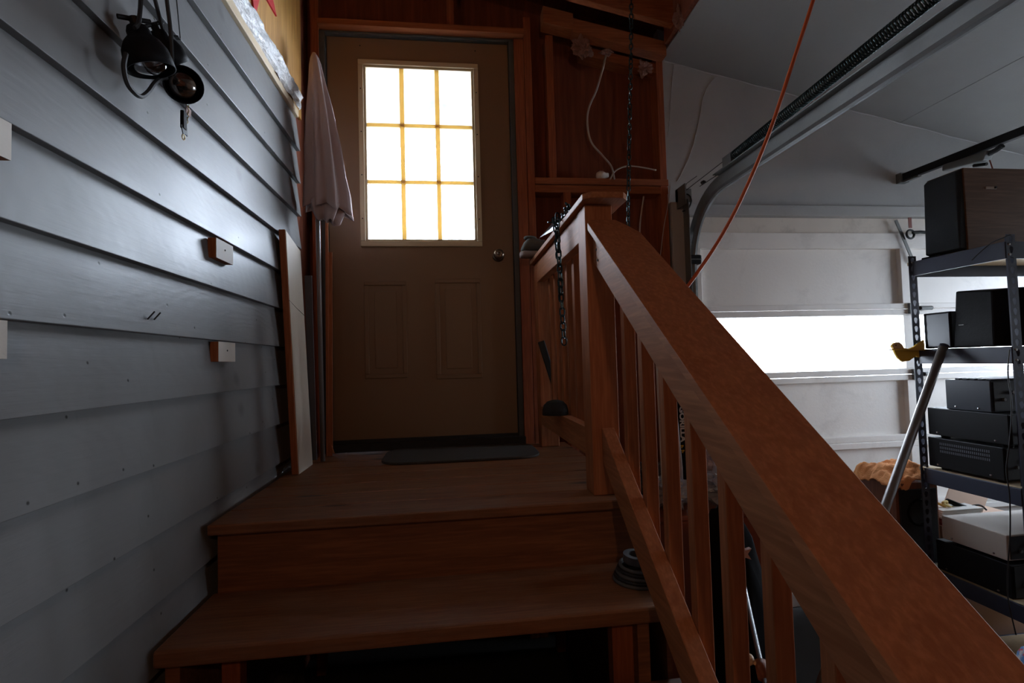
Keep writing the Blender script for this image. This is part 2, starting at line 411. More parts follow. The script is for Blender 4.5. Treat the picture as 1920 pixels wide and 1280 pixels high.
# ------------------------------------------------------------------ the setting
G1 = tag(obj('ground', B().box(-14, 18, -16, 20, -1.65, -1.50), M['ground']), 'pale driveway outside beyond the doors', kind='structure')
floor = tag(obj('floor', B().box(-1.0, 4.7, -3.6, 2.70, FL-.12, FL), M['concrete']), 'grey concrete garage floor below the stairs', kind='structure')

# left wall: lap siding, plywood above
wl = tag(bpy.data.objects.new('wall_left', None), 'blue grey lap siding wall with golden plywood above', kind='structure'); COL.objects.link(wl)
wl.location = (XW, 0, FL)
Y0, Y1 = -3.5, 2.36
def siding_profile(zb):
    return [(XW+.007, Y0, zb), (XW-.013, Y0, zb), (XW-.020, Y0, zb+.163), (XW-.0125, Y0, zb+.163)]
z0 = .084 - 10*.149
sb = obj('siding_board', B().prism(siding_profile(z0), (0, Y1-Y0, 0)), M['siding'], wl, loc=(XW, 0, z0), bevel=.0015)
for k in range(1, 17): again(sb, (0, random.uniform(-.006, 0), .149*k))
obj('backing', B().box(XW-.10, XW-.026, -3.65, 2.66, FL, 2.25), M['sheath'], wl)
obj('trim_board', B().box(XW-.02, XW+.004, Y0, 2.345, 1.128, 1.165), M['cream'], wl, bevel=.002)
yb = 2.45
for ya in (1.235, .012, -1.211, -2.434, -3.6):
    obj('plywood_panel', B().box(XW-.024, XW-.012, ya, yb-.003, 1.165, 2.25), M['ply'], wl); yb = ya
def wrinkled_strip():
    b = B(); NY, NS = 300, 9; grid = []
    for i in range(NY+1):
        y = -.6 + (2.335+.6)*i/NY; row = []
        for j in range(NS+1):
            t = j/NS
            z = 1.158 + t*.088
            x = XW + .006 + .016*sin(pi*t)
            q = Vector((y*9, t*3.2, 1.7))
            x += .009*mn.fractal(q*1.6, 1, 2, 4) + .006*sin(t*9+y*3)
            z += .004*mn.fractal(q*1.1 + Vector((5, 5, 5)), 1, 2, 3)
            row.append(b.bm.verts.new((max(x, XW-.010), y, z)))
        grid.append(row)
    for i in range(NY):
        for j in range(NS): b.bm.faces.new((grid[i][j], grid[i+1][j], grid[i+1][j+1], grid[i][j+1]))
    return b
ps = tag(obj('plastic_sheet', wrinkled_strip(), M['plastic']), 'crumpled clear plastic strip along the top edge of the siding', 'plastic sheet')
md = ps.modifiers.new('thick', 'SOLIDIFY'); md.thickness = .0012

# front wall: studs, sheathing, header, grey panel over the garage door
wf = tag(bpy.data.objects.new('wall_front', None), 'front wall with bare studs beside the door and grey boards over the garage door', kind='structure'); COL.objects.link(wf)
wf.location = (.8, 2.6, FL)
SY0, SY1 = 2.535, 2.624        # stud depth
ST = 2.624
def sheath(x0, x1, z0_, z1_): return obj('sheathing_panel', B().box(x0, x1, ST, ST+.014, z0_, z1_), M['sheath'], wf)
hole = PY(1196, 128, ST); hx, hz = hole.x, hole.z
sheath(-.80, -.6031, FL, 2.3); sheath(-.603, .36, 1.672, 2.3); sheath(-.603, .36, FL, LZ-.004)
sheath(.3602, .7558, FL, 2.2); sheath(.756, hx-.012, FL, 2.1)
sheath(hx-.012, hx+.006, FL, hz-.008); sheath(hx-.012, hx+.006, hz+.008, 2.05); sheath(hx+.006, 1.20, FL, 2.05)
def stud(x0, x1, z0_, z1_, y0=SY0, y1=ST): return obj('stud', B().box(x0, x1, y0, y1, z0_, z1_), M['stud_z'], wf, bevel=.002)
stud(-.735, -.695, FL, 2.1); stud(-.652, -.612, FL, 1.95)
stud(.362, .412, FL, 1.672); stud(.414, .452, FL, 1.79); stud(.530, .568, .945, 1.70); stud(1.128, 1.165, FL, 1.62); stud(.60, .64, FL, .87)
obj('header', B().box(-.61, .413, 2.50, ST, 1.676, 1.706), M['stud_x'], wf, bevel=.002)
obj('cripple_stud', B().box(.02, .058, 2.54, ST, 1.72, 2.1), M['stud_z'], wf, bevel=.002)
obj('wall_plate', B().box(.452, 1.17, SY0-.004, ST, .910, .944), M['stud_x'], wf, bevel=.002)
obj('wall_plate', B().box(.452, 1.17, SY0+.002, ST, .868, .907), M['stud_x'], wf, bevel=.002)
# sloped plate under the roof and its short splice block
def slopebox(xa, xb, y0, y1, top, h, sl=-.213):
    za, zb = top(xa), top(xb)
    return B().quadbox([(xa, y0, za-h), (xb, y0, zb-h), (xb, y1, zb-h), (xa, y1, za-h), (xa, y0, za), (xb, y0, zb), (xb, y1, zb), (xa, y1, za)])
tb = lambda x: 1.655 + .20*(1.16-x)
obj('sloped_plate', slopebox(.66, 1.16, 2.47, 2.535, tb, .075), M['stud_x'], wf, bevel=.002)
obj('splice_block', slopebox(.505, .66, 2.455, 2.535, lambda x: tb(x)+.012, .085), M['stud_x'], wf, bevel=.002)
obj('sloped_plate', slopebox(.72, 1.16, 2.54, ST, lambda x: tb(x)-.085, .05), M['stud_x'], wf, bevel=.002)
# grey boards over the garage door
GX0, GX1 = 1.16, 4.5
gp = B(); gp.prism([(GX0, 2.573, .82), (GX1, 2.573, .82), (GX1, 2.573, ceil_z(GX1)+.18), (GX0, 2.573, ceil_z(GX0)+.18)], (0, .06, 0))
obj('wall_board', gp, M['greywall'], wf)
obj('header_trim', B().box(1.22, GX1, 2.555, 2.64, .763, .822), M['greywall'], wf, bevel=.003)
obj('jamb_board', B().box(1.175, 1.262, 2.52, 2.66, FL, .82), M['greywall'], wf, bevel=.003)
obj('wall_board', B().box(3.92, GX1, 2.573, 2.64, FL, .763), M['greywall'], wf)
obj('wall_board', B().box(1.16, 1.19, 2.56, 2.64, .80, 1.62), M['greywall'], wf)
# caulk bead along the sloping crease, hairline cracks below it
pts = [(x, 2.570, ceil_z(x)-.002+.003*sin(x*21)) for x in [1.17+.05*i for i in range(66)]]
obj('caulk_bead', B().tube(pts, .0032, 5), M['caulk'], wf)
for pl in ([(1263, 122), (1258, 180), (1255, 230), (1249, 285)], [(1340, 146), (1322, 172), (1312, 215), (1301, 270)], [(1301, 270), (1285, 310), (1270, 340)]):
    obj('crack', B().tube(spline([PY(a, c, 2.572) for a, c in pl]), .0022, 4), M['greywall'], wf)

# right and rear walls
wr = tag(bpy.data.objects.new('wall_right', None), 'grey painted right wall with a window, out of frame', kind='structure'); COL.objects.link(wr); wr.location = (4.5, 0, FL)
for a in ((-3.6, 1.18, FL, 2.2), (2.42, 2.64, FL, 2.2), (1.18, 2.42, FL, -.40), (1.18, 2.42, .76, 2.2)):
    obj('wall_board', B().box(4.5, 4.58, *a), M['greywall'], wr)
w1 = tag(bpy.data.objects.new('window_1', None), 'plain side window in the right wall', kind='structure'); COL.objects.link(w1); w1.location = (4.5, 1.75, .20)
fb = B()
for a in ((1.18, 2.42, -.40, -.37), (1.18, 2.42, .73, .76), (1.18, 1.21, -.37, .73), (2.39, 2.42, -.37, .73)): fb.box(4.49, 4.56, *a)
obj('frame', fb, M['gdoor'], w1); obj('pane', B().box(4.53, 4.534, 1.21, 2.39, -.37, .73), M['gpane'], w1)
wb = tag(bpy.data.objects.new('wall_rear', None), 'bare timber wall behind the viewer', kind='structure'); COL.objects.link(wb); wb.location = (1.6, -3.6, FL)
for a in ((-1.0, 1.8, FL, 2.4), (1.8, 4.6, FL, 2.4)):
    obj('wall_board', B().box(a[0], a[1], -3.7, -3.6, a[2], a[3]), M['stud_z'], wb)
obj('bulb', B().lathe([(.001, 0), (.02, .004), (.032, .025), (.028, .05), (.016, .07), (.015, .095), (.001, .096)], (.12, -1.15, .77), (0, 0, 1), 20), M['pane'], thing('fill_bulb', 'plain warm fill bulb added unseen behind the viewer', 'lamp', (.12, -1.15, .77)), smooth=True)
warm = bpy.data.lights.new('warm_fill', 'POINT'); warm.energy = 14; warm.color = (1.0, .58, .33); warm.shadow_soft_size = .05  # unseen fill light added behind the viewer to warm the wood facing it
wo = bpy.data.objects.new('warm_fill', warm); wo.location = (.12, -1.15, .80); COL.objects.link(wo)

# ceiling: grey boards on the right, open rafters on the left
ce = tag(bpy.data.objects.new('ceiling', None), 'grey boarded sloping ceiling with open rafters over the stairs', kind='structure'); COL.objects.link(ce); ce.location = (1.2, 0, 1.6)
cuts = [1.165, 2.601, 3.82, 4.6]
for xa, xb in zip(cuts, cuts[1:]):
    for ya, yb in ((-3.6, -.62), (-.617, 2.573)):
        xb_ = xb-.003
        obj('ceiling_board', B().quadbox([(xa, ya, ceil_z(xa)), (xb_, ya, ceil_z(xb_)), (xb_, yb, ceil_z(xb_)), (xa, yb, ceil_z(xa)),
                                     (xa, ya, ceil_z(xa)+.02), (xb_, ya, ceil_z(xb_)+.02), (xb_, yb, ceil_z(xb_)+.02), (xa, yb, ceil_z(xa)+.02)]), M['ceil'], ce)
rz = lambda x: 1.79 + .215*(1.16-x)
for k, ry in enumerate((2.335, 1.93, 1.52, 1.11, .70, .29, -.5, -1.3, -2.1, -2.9)):
    obj('rafter', slopebox(-.80, 1.158, ry, ry+.038, rz, .140), M['stud_x'], ce, bevel=.002)
obj('rafter', slopebox(1.158, 4.6, 2.335, 2.373, lambda x: ceil_z(x)+.165, .140), M['stud_x'], ce)
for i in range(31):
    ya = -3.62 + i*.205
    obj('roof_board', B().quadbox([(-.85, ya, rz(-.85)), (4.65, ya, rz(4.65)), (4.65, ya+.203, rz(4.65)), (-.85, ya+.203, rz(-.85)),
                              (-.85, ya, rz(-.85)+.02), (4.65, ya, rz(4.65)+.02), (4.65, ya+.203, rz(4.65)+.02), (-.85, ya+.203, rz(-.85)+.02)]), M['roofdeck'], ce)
obj('edge_board', B().box(1.140, 1.164, -3.6, 2.45, 1.625, 1.80), M['sheath'], ce)
# eaves outside, seen through the top row of panes
tag(obj('soffit', B().box(-1.6, 1.15, 2.76, 4.35, 1.86, 1.88), M['soffit']), 'soffit outside above the entry door', kind='structure')

# entry door
d1 = tag(bpy.data.objects.new('door_1', None), 'tan entry door with nine bright window panes', kind='structure'); COL.objects.link(d1); d1.location = (-.125, D, LZ)
DX0, DX1, DZ0, DZ1 = -.581, .333, -.372, 1.660
WX0, WX1, WZ0, WZ1 = -.430, .176, .592, 1.545     # outside of window frame
IX0, IX1, IZ0, IZ1 = -.402, .150, .622, 1.515
sl = B()
for a in ((DX0, IX0, DZ0, DZ1), (IX1, DX1, DZ0, DZ1), (IX0, IX1, DZ0, IZ0), (IX0, IX1, IZ1, DZ1)): sl.box(a[0], a[1], D, D+.044, a[2], a[3])
obj('door_slab', sl, M['door'], d1)
fr = B()
def framing(b, x0, x1, z0_, z1_, wd, y0, y1):
    b.box(x0, x1, y0, y1, z0_, z0_+wd); b.box(x0, x1, y0, y1, z1_-wd, z1_); b.box(x0, x0+wd, y0, y1, z0_+wd, z1_-wd); b.box(x1-wd, x1, y0, y1, z0_+wd, z1_-wd)
framing(fr, WX0, WX1, WZ0, WZ1, .026, D-.012, D+.002)
framing(fr, WX0+.026, WX1-.026, WZ0+.026, WZ1-.026, .012, D-.005, D+.05)
wfm = obj('window_frame', fr, M['doorframe'], d1, bevel=.003)
for k in range(10):
    px_, pz_ = (((WX0+.013, WZ0+.14+.22*(k//2)) if k % 2 else (WX1-.013, WZ0+.14+.22*(k//2))))
    obj('screw', B().lathe([(.0035, 0), (.0025, .002)], (px_, D-.0125, pz_), (0, -1, 0), 8), M['black'], wfm)
nx = [WX0+.038, WX0+.038+.176, WX0+.038+.354, WX1-.038]
nz = [WZ0+.038, WZ0+.038+.293, WZ0+.038+.584, WZ1-.038]
for x in nx[1:3]: obj('muntin', B().box(x-.0115, x+.0115, D-.002, D+.016, nz[0], nz[3]), M['muntin'], d1, bevel=.003)
for z in nz[1:3]: obj('muntin', B().box(nx[0], nx[3], D-.001, D+.015, z-.0095, z+.0095), M['muntin'], d1, bevel=.003)
for i in range(3):
    for j in range(3):
        obj('pane', B().box(nx[i]+(.0115 if i else 0), nx[i+1]-(.0115 if i < 2 else 0), D+.026, D+.029, nz[j]+(.0095 if j else 0), nz[j+1]-(.0095 if j < 2 else 0)), M['pane'], d1)
for (a, c) in (((682, 527), (765, 708)), ((815, 523), (905, 708))):
    p, q = PY(*a, D), PY(*c, D); b = B(); framing(b, p.x, q.x, q.z, p.z, .022, D-.006, D+.002)
    obj('panel_moulding', b, M['door'], d1, bevel=.0055)
    obj('raised_panel', B().box(p.x+.05, q.x-.05, D-.004, D+.002, q.z+.05, p.z-.05), M['door'], d1, bevel=.0035)
kp = PY(934, 480, D)
kb = obj('door_knob', B().lathe([(.030, 0), (.030, .004), (.024, .008), (.011, .012), (.011, .030), (.022, .036), (.027, .046), (.025, .056), (.014, .061), (.008, .061), (.0075, .058)], kp, (0, -1, 0), 24), M['bronze'], d1, smooth=True)
j = B(); j.box(DX0-.035, DX0-.004, 2.545, ST, DZ0-.04, DZ1+.012); j.box(DX1+.003, DX1+.028, 2.545, ST, DZ0-.04, DZ1+.012); j.box(DX0-.035, DX1+.028, 2.545, ST, DZ1+.003, DZ1+.014)
obj('jamb', j, M['strip'], d1, bevel=.002)
obj('threshold', B().box(DX0-.03, DX1+.03, 2.50, 2.66, LZ+.001, DZ0-.0008).box(DX0-.002, DX1+.002, 2.555, D-.001, DZ0-.0008, DZ0+.012), M['black'], d1)
ds = B()
for a in ((DX0-.034, DX0+.016, DZ0, DZ1), (DX1-.016, DX1+.027, DZ0, DZ1), (DX0-.034, DX1+.027, DZ1-.016, DZ1+.013), (DX0-.034, DX1+.027, DZ0-.02, DZ0+.016)): ds.box(a[0], a[1], D+.046, 2.645, a[2], a[3])
obj('door_stop', ds, M['strip'], d1)

# garage door
d2 = tag(bpy.data.objects.new('door_2', None), 'white panelled garage door with a strip of bright windows', kind='structure'); COL.objects.link(d2); d2.location = (2.6, 2.62, FL)
gy0, gy1 = 2.590, 2.640; ry_ = 2.618
sx0, sxa, sxb, sxc, sxd, sx1 = 1.27, 1.366, 2.572, 2.648, 3.82, 3.94
obj('top_strip', B().box(1.262, 3.94, 2.602, 2.65, .672, .766), M['gtrim'], d2)
secs = [(.677, .242, .587, .273, 'p'), (.240, -.132, .206, -.098, 'w'), (-.134, -.503, -.165, -.468, 'p'), (-.505, -.875, -.538, -.842, 'p'), (-.877, -1.365, -.91, -1.29, 'p')]
for zt, zb, pt, pb, kd in secs:
    for a in ((pt, zt), (zb, pb)): obj('rail', B().box(sx0, sx1, gy0, gy1, a[0]+.0004, a[1]-.0004), M['gdoor'], d2, bevel=.003)
    for a in ((sx0, sxa), (sxb, sxc), (sxd, sx1)): obj('stile', B().box(a[0], a[1], gy0+.001, gy1, pb, pt), M['gdoor'], d2, bevel=.002)
    for a in ((sxa, sxb), (sxc, sxd)):
        if kd == 'p': obj('panel', B().box(a[0]-.01, a[1]+.01, ry_, ry_+.008, pb-.01, pt+.01), M['gdoor'], d2)
        else: obj('pane', B().box(a[0], a[1], ry_, ry_+.004, pb, pt), M['gpane'], d2)
for z in (.242, -.133):
    h = B().tube([(2.66, 2.572, z), (2.735, 2.572, z)], .012, 12); h.box(2.60, 2.66, 2.575, 2.592, z-.03, z+.03)
    obj('hinge', h, M['galv'], d2, bevel=.002)
# lock assembly
sp0, sp1 = PY(1680, 412, 2.575), PY(1714, 492, 2.575)
dv = (sp1-sp0).normalized(); nv = Vector((-dv.z, 0, dv.x))*.009
st = obj('lock_strap', B().prism([sp0+nv, sp1+nv, sp1-nv, sp0-nv], (0, .004, 0)), M['galv'], d2)
rc = PY(1707, 439, 2.565)
obj('lock_ring', B().ring(rc, .024, .006, (0, 1, 0)), M['black'], d2, smooth=True)
obj('lock_lever', B().tube([rc+Vector((.015, 0, .01)), rc+Vector((.06, -.005, .012)), rc+Vector((.16, -.01, .002))], .009, 8), M['blackmt'], d2)
tp = PY(1702, 408, 2.57); obj('hanging_tag', B().box(tp.x, tp.x+.02, 2.566, 2.569, tp.z-.06, tp.z), M['redtag'], d2)

# ------------------------------------------------------------------ stairs and railing
sr = thing('staircase', 'worn wooden landing and steps rising to the entry door', 'stairs', (0, 1.7, FL))
RXE = .565
bw = .1355
for i in range(8):
    ya = 1.445 + i*.1405
    obj('deck_board', B().box(-.652+random.uniform(0, .006), RXE, ya, min(ya+bw, 2.530), LZ-.028, LZ+random.uniform(-.0015, 0)), M['deck'], sr, bevel=.004)
obj('riser', B().box(-.635, RXE-.01, 1.475, 1.498, -.602, LZ-.0285), M['riser'], sr, bevel=.002)
for i, (yf, z) in enumerate(((1.197, -.60), (.945, -.79), (.693, -.98), (.441, -1.17))):
    obj('tread', B().box(-.648, RXE-.01, yf, yf+.285, z-.038, z), M['deck'], sr, bevel=.006)
for a, c in ((415, 450), (1150, 1200)):
    x0, x1 = PY(a, 1250, 1.26).x, PY(c, 1250, 1.26).x
    obj('support_post', B().box(x0, x1, 1.26, 1.30, FL, -.64), M['stud_z'], sr, bevel=.002)
obj('light_block_panel', B().prism([(.520, 2.44, LZ-.03), (.520, 1.50, LZ-.03), (.520, 1.50, -.645), (.520, 1.24, -.645), (.520, 1.24, -.83), (.520, .99, -.83), (.520, .99, -1.02), (.520, .74, -1.02), (.520, .74, -1.21), (.520, .47, -1.21), (.520, .47, FL+.001), (.520, 2.44, FL+.001)], (.012, 0, 0)), M['riser'], sr)  # hidden panel added to block light and keep the space under the stairs dark
for x0 in (-.636, .44):
    b = B()
    poly = [(x0, 1.44, -.645), (x0, 1.44, -.90), (x0, .62, FL), (x0, .44, FL), (x0, .44, -1.21), (x0, .72, -1.21), (x0, .72, -1.02), (x0, .97, -1.02), (x0, .97, -.83), (x0, 1.225, -.83), (x0, 1.225, -.645)]
    b.prism(poly, (.030, 0, 0)); obj('stringer', b, M['riser'], sr)
obj('rim_joist', B().box(-.64, RXE-.02, 2.46, 2.50, -.60, LZ-.03), M['riser'], sr)
for x0 in (-.62, .47):
    obj('landing_post', B().box(x0, x0+.04, 2.40, 2.44, FL, LZ-.03), M['stud_z'], sr)

rg = thing('stair_railing', 'raw pine railing with broad handrail beside the steps and landing', 'railing', (.46, 1.5, LZ))
HS, HI = .7109, -.6357            # handrail slope and height at y = 0
hz_ = lambda y: HS*y + HI
def sloped(x0, x1, ya, yb, o0, o1):
    return B().quadbox([(x0, ya, hz_(ya)+o0), (x1, ya, hz_(ya)+o0), (x1, yb, hz_(yb)+o0), (x0, yb, hz_(yb)+o0),
                        (x0, ya, hz_(ya)+o1), (x1, ya, hz_(ya)+o1), (x1, yb, hz_(yb)+o1), (x0, yb, hz_(yb)+o1)])
# handrail cap: board with clipped upper corners
ye, yl = 1.498, -.30
cp = [(.420, yl), (.560, yl), (.560, ye-.085), (.535, ye-.03), (.515, ye), (.434, ye), (.420, ye-.022)]
b = B(); lo = [b.bm.verts.new((x, y, hz_(y)-.023)) for x, y in cp]; hi = [b.bm.verts.new((x, y, hz_(y))) for x, y in cp]
b.bm.faces.new(lo[::-1]); b.bm.faces.new(hi)
for i in range(7): b.bm.faces.new((lo[i], lo[(i+1) % 7], hi[(i+1) % 7], hi[i]))
obj('handrail_cap', b, M['rail_y'], rg, bevel=.0012)
hr = obj('top_rail', sloped(.442, .480, yl, 1.498, -.132, -.0235), M['rail_y'], rg, bevel=.002)
for q in ((1118, 468), (1121, 488)):
    obj('screw', B().lathe([(.004, 0), (.003, .002)], PX(*q, .4415), (-1, 0, 0), 8), M['black'], hr)
obj('bottom_rail', sloped(.450, .488, yl, 1.498, -.739, -.636), M['rail_y'], rg, bevel=.002)
for i in range(12):
    yb = 1.2535 - .1265*i
    if i == 0: pass
    obj('baluster', B().quadbox([(.4885, yb, hz_(yb)-.735), (.5215, yb, hz_(yb)-.735), (.5215, yb+.029, hz_(yb+.029)-.735), (.4885, yb+.029, hz_(yb+.029)-.735),
                                (.4885, yb, hz_(yb)-.026), (.5215, yb, hz_(yb)-.026), (.5215, yb+.029, hz_(yb+.029)-.026), (.4885, yb+.029, hz_(yb+.029)-.026)]), M['rail_z'], rg, bevel=.002)
yb = 1.380
obj('baluster', B().box(.4885, .5215, yb, yb+.029, -.38, hz_(yb)-.026), M['rail_z'], rg, bevel=.002)
obj('newel_post', B().box(.420, .506, 1.500, 1.588, LZ+.001, .477), M['rail_z'], rg, bevel=.003)
obj('newel_post', B().box(.424, .510, 2.40, 2.486, LZ+.001, .477), M['rail_z'], rg, bevel=.003)
gy = [(.403, 1.462), (.425, 1.438), (.523, 1.438), (.541, 1.462), (.541, 2.46), (.525, 2.49), (.42, 2.49), (.403, 2.46)]
obj('guard_cap', B().prism([(x, y, .478) for x, y in gy], (0, 0, .019)), M['rail_y'], rg, bevel=.002)
obj('top_rail', B().box(.424, .462, 1.589, 2.399, .380, .4775), M['rail_y'], rg, bevel=.002)
obj('bottom_rail', B().box(.424, .462, 1.589, 2.399, -.302, -.214), M['rail_y'], rg, bevel=.002)
bb = obj('baluster', B().box(.4625, .4955, 1.716, 1.750, -.30, .470), M['rail_z'], rg, bevel=.002)
for k in range(1, 6): again(bb, (0, .1145*k, 0))

# ------------------------------------------------------------------ by the door, left side
# closed patio umbrella leaning in the corner
ub = thing('patio_umbrella', 'closed taupe patio umbrella leaning in the corner left of the door', 'umbrella', (-.56, 2.30, LZ))
def canopy():
    b = B(); NT, NA = 26, 72; rings = []
    for i in range(NT+1):
        t = i/NT
        z = 1.405 - .70*t
        cx = -.575 + .055*t; cy = 2.30
        wd = .026 + .068*(t**.9)
        wd *= sqrt(min(1, t*16+.12))
        row = []
        for k in range(NA):
            a = 2*pi*k/NA
            fold = abs(((a*8/(2*pi)+.3*t+.15) % 1)-.5)*2
            r = wd*(.70 + .45*fold**1.3*min(1, t*2.5))
            zz = z
            if i == NT or i == NT-1:
                zz -= .030*fold + .022*cos(a-.5)
            row.append(b.bm.verts.new((cx + r*cos(a)*1.05, cy + r*sin(a)*.75, zz)))
        rings.append(row)
    for A, C in zip(rings, rings[1:]):
        for k in range(NA): b.bm.faces.new((A[k], A[(k+1) % NA], C[(k+1) % NA], C[k]))
    b.bm.faces.new(rings[0])
    return b
cn = obj('canopy', canopy(), M['umbrella'], ub, smooth=True); md = cn.modifiers.new('thick', 'SOLIDIFY'); md.thickness = .002
obj('pole', B().tube([(-.558, 2.30, LZ+.002), (-.574, 2.30, 1.36)], .010, 12), M['pipe'], ub, smooth=True)
for k in range(6):
    a = 2*pi*k/6+.3
    obj('rib', B().tube([(-.572, 2.30, 1.33), (-.535+.045*cos(a), 2.30+.035*sin(a), .70)], .003, 6), M['pipe'], ub)
def valance():
    b = B(); NA = 64; rings = []
    for j in range(4):
        row = []
        for k in range(NA):
            a = 2*pi*k/NA; f = sin(5*a+j*.4)
            r = .075+.018*f-.012*j
            row.append(b.bm.verts.new((-.525+r*cos(a), 2.30+r*.7*sin(a), .725-.028*j-.012*cos(a)+.008*sin(9*a))))
        rings.append(row)
    for A, C in zip(rings, rings[1:]):
        for k in range(NA): b.bm.faces.new((A[k], A[(k+1) % NA], C[(k+1) % NA], C[k]))
    return b
vl = obj('valance', valance(), M['umbrella'], ub, smooth=True); md = vl.modifiers.new('thick', 'SOLIDIFY'); md.thickness = .0015

# white board leaning on the siding
lb = thing('leaning_board', 'off white board with bare wood edge leaning on the siding by the door', 'board', (-.58, 2.15, LZ))
def lean(x_b, x_t, y0, y1, zt0, zt1, th):
    n = [(x_b, y0, LZ+.001), (x_b+th, y0, LZ+.001), (x_b+th, y1, LZ+.001), (x_b, y1, LZ+.001), (x_t, y0, zt0), (x_t+th, y0, zt0), (x_t+th, y1, zt1), (x_t, y1, zt1)]
    return B().quadbox(n)
obj('board', lean(-.612, -.652, 2.045, 2.245, .540, .500, .024), M['raw'], lb, bevel=.002)
fa = obj('painted_face', lean(-.5875, -.6275, 2.049, 2.243, .536, .497, .0015), M['whiteboard'], lb)
obj('crack_line', B().tube([(-.6155, 2.047, .262), (-.6148, 2.12, .245), (-.614, 2.243, .222)], .0016, 4), M['black'], lb)
s1 = thing('wood_strip', 'blue grey strip standing behind the leaning board', 'wood strip', (-.60, 2.36, LZ))
obj('strip', lean(-.625, -.638, 2.345, 2.352, .41, .41, .03), M['bluegrey'], s1)
for k, (px, pt, dx, lab) in enumerate(((607, 395, .012, 'thin pale strip under the umbrella beside the door jamb'), (613, 470, .016, 'split reddish strip nearest the door edge, its foot splayed'))):
    p = PY(px, pt, 2.46); s2 = thing('wood_strip', lab, 'wood strip', (p.x, 2.44, LZ))
    x = p.x
    obj('strip', B().quadbox([(x+.004, 2.43, LZ+.001), (x+.004+dx, 2.43, LZ+.001), (x+.004+dx, 2.44, LZ+.001), (x+.004, 2.44, LZ+.001), (x, 2.49, p.z), (x+dx, 2.49, p.z), (x+dx, 2.50, p.z), (x, 2.50, p.z)]), M['raw'], s2)
    if k: obj('splinter', B().tube([(x+.012, 2.435, LZ+.05), (x+.03, 2.42, LZ+.012), (x+.055, 2.40, LZ+.004)], [.004, .003, .001], 5), M['raw'], s2)

# door mat
def mat_poly():
    c0, c1, y0, y1, r = -.30, .38, 2.135, 2.492, .09; pts = []
    for cx, cy, a0 in ((c1-r, y0+r, -pi/2), (c1-r, y1-r, 0), (c0+r, y1-r, pi/2), (c0+r, y0+r, pi)):
        for k in range(7): a = a0 + pi/2*k/6; pts.append((cx+r*cos(a), cy+r*sin(a), LZ+.0005))
    return pts
tag(obj('doormat', B().prism(mat_poly(), (0, 0, .010)), M['mat'], bevel=.003), 'dark rounded doormat lying in front of the entry door', 'doormat')

# ------------------------------------------------------------------ on the siding wall
blk = []
for i, (px, py, lab) in enumerate(((437, 462, 'cream wood block on the bright upper siding, beside the leaning board'), (441, 643, 'cream wood block on the dim siding below the bright reflection'),
                            (22, 232, 'upper cream wood block cut by the left picture edge'), (14, 601, 'lower cream wood block cut by the left picture edge'))):
    p = PX(px, py, -.643); t = thing('wood_block', lab, 'wood block', (XW, p.y-.055, p.z-.028), 'wood blocks nailed to the siding')
    bk = obj('block', B().box(XW-.006, -.6445, p.y-.110, p.y, p.z-.056, p.z), M['raw'], t)
    obj('painted_face', B().box(-.6445, -.643, p.y-.110, p.y, p.z-.056, p.z), M['whiteblock'], t)
    obj('nail_head', B().lathe([(.003, 0), (.002, .0015)], (-.643, p.y-.055, p.z-.024), (1, 0, 0), 8), M['black'], t)
for a, c, lab in (((277, 598), (290, 584), 'left of two black bent nails in the siding'), ((289, 599), (301, 586), 'right of two black bent nails in the siding')):
    p, q = PX(*a, XW+.005), PX(*c, XW+.012)
    tag(obj('nail', B().tube([p, q], .0016, 6), M['black']), lab, 'nail', 'bent nails')
# red star high on the plywood
stp = []
R1 = .242; sy_, sz_ = 1.862, 1.498
for k in range(10):
    a = radians(-126.5 + 36*k + 36); r = R1*.46 if k % 2 else R1
    stp.append((XW-.0115, sy_ + r*cos(a), sz_ + r*sin(a)))
tag(obj('star_ornament', B().prism(stp, (.006, 0, 0)), M['red']), 'flat red star on the plywood above the plastic strip', 'star')

# clamp lamps
def flood(name, label, c, axis, sc, cord):
    ax = Vector(axis).normalized(); c = Vector(c); t = thing(name, label, 'lamp', tuple(c - ax*.0), 'black floodlights hanging on the siding')
    prof = [(.014, -.058), (.022, -.056), (.026, -.045), (.026, -.035), (.040, -.02), (.050, 0), (.053, .02), (.054, .045), (.051, .045), (.050, .02), (.046, 0), (.034, -.018), (.020, -.03)]
    obj('shade', B().lathe([(r*sc, h*sc) for r, h in prof], c, ax, 32), M['blackpl'], t, smooth=True)
    bl = [(.013, -.03), (.018, -.015), (.034, .008), (.041, .026), (.040, .036), (.030, .046), (.014, .051), (.001, .052)]
    obj('bulb', B().lathe([(r*sc, h*sc) for r, h in bl], c, ax, 28), M['bulb'], t, smooth=True)
    obj('reflector', B().lathe([(r*sc*.93, h*sc) for r, h in [(.012, -.03), (.018, -.012), (.033, .010), (.038, .022)]], c, ax, 28, cap=False), M['steel'], t, smooth=True)
    e = ax.orthogonal().normalized()
    obj('clamp', B().tube([c-ax*.056*sc, c-ax*.078*sc], .012*sc, 10).tube([c-ax*.074*sc-e*.035*sc, c-ax*.074*sc+e*.035*sc], .006*sc, 8), M['blackmt'], t)
    if cord: obj('cord', B().tube(spline(cord, 10), .0042, 7), M['black'], t)
    return t
A = lambda px, py, X=-.60: PX(px, py, X)
flood('floodlight', 'left black floodlight aimed down, a loop of cord below it', PX(272, 96, -.600), (.24, .20, -1), .82, [PX(264, -60, -.61), PX(264, 0, -.605), PX(260, 42, -.60), PX(252, 52, -.60)])
flood('floodlight', 'middle black floodlight half hidden behind the left one', PX(311, 92, -.625), (.15, .55, -.6), .66, [PX(280, -50, -.62), PX(291, 0, -.62), PX(304, 50, -.622), PX(312, 76, -.625)])
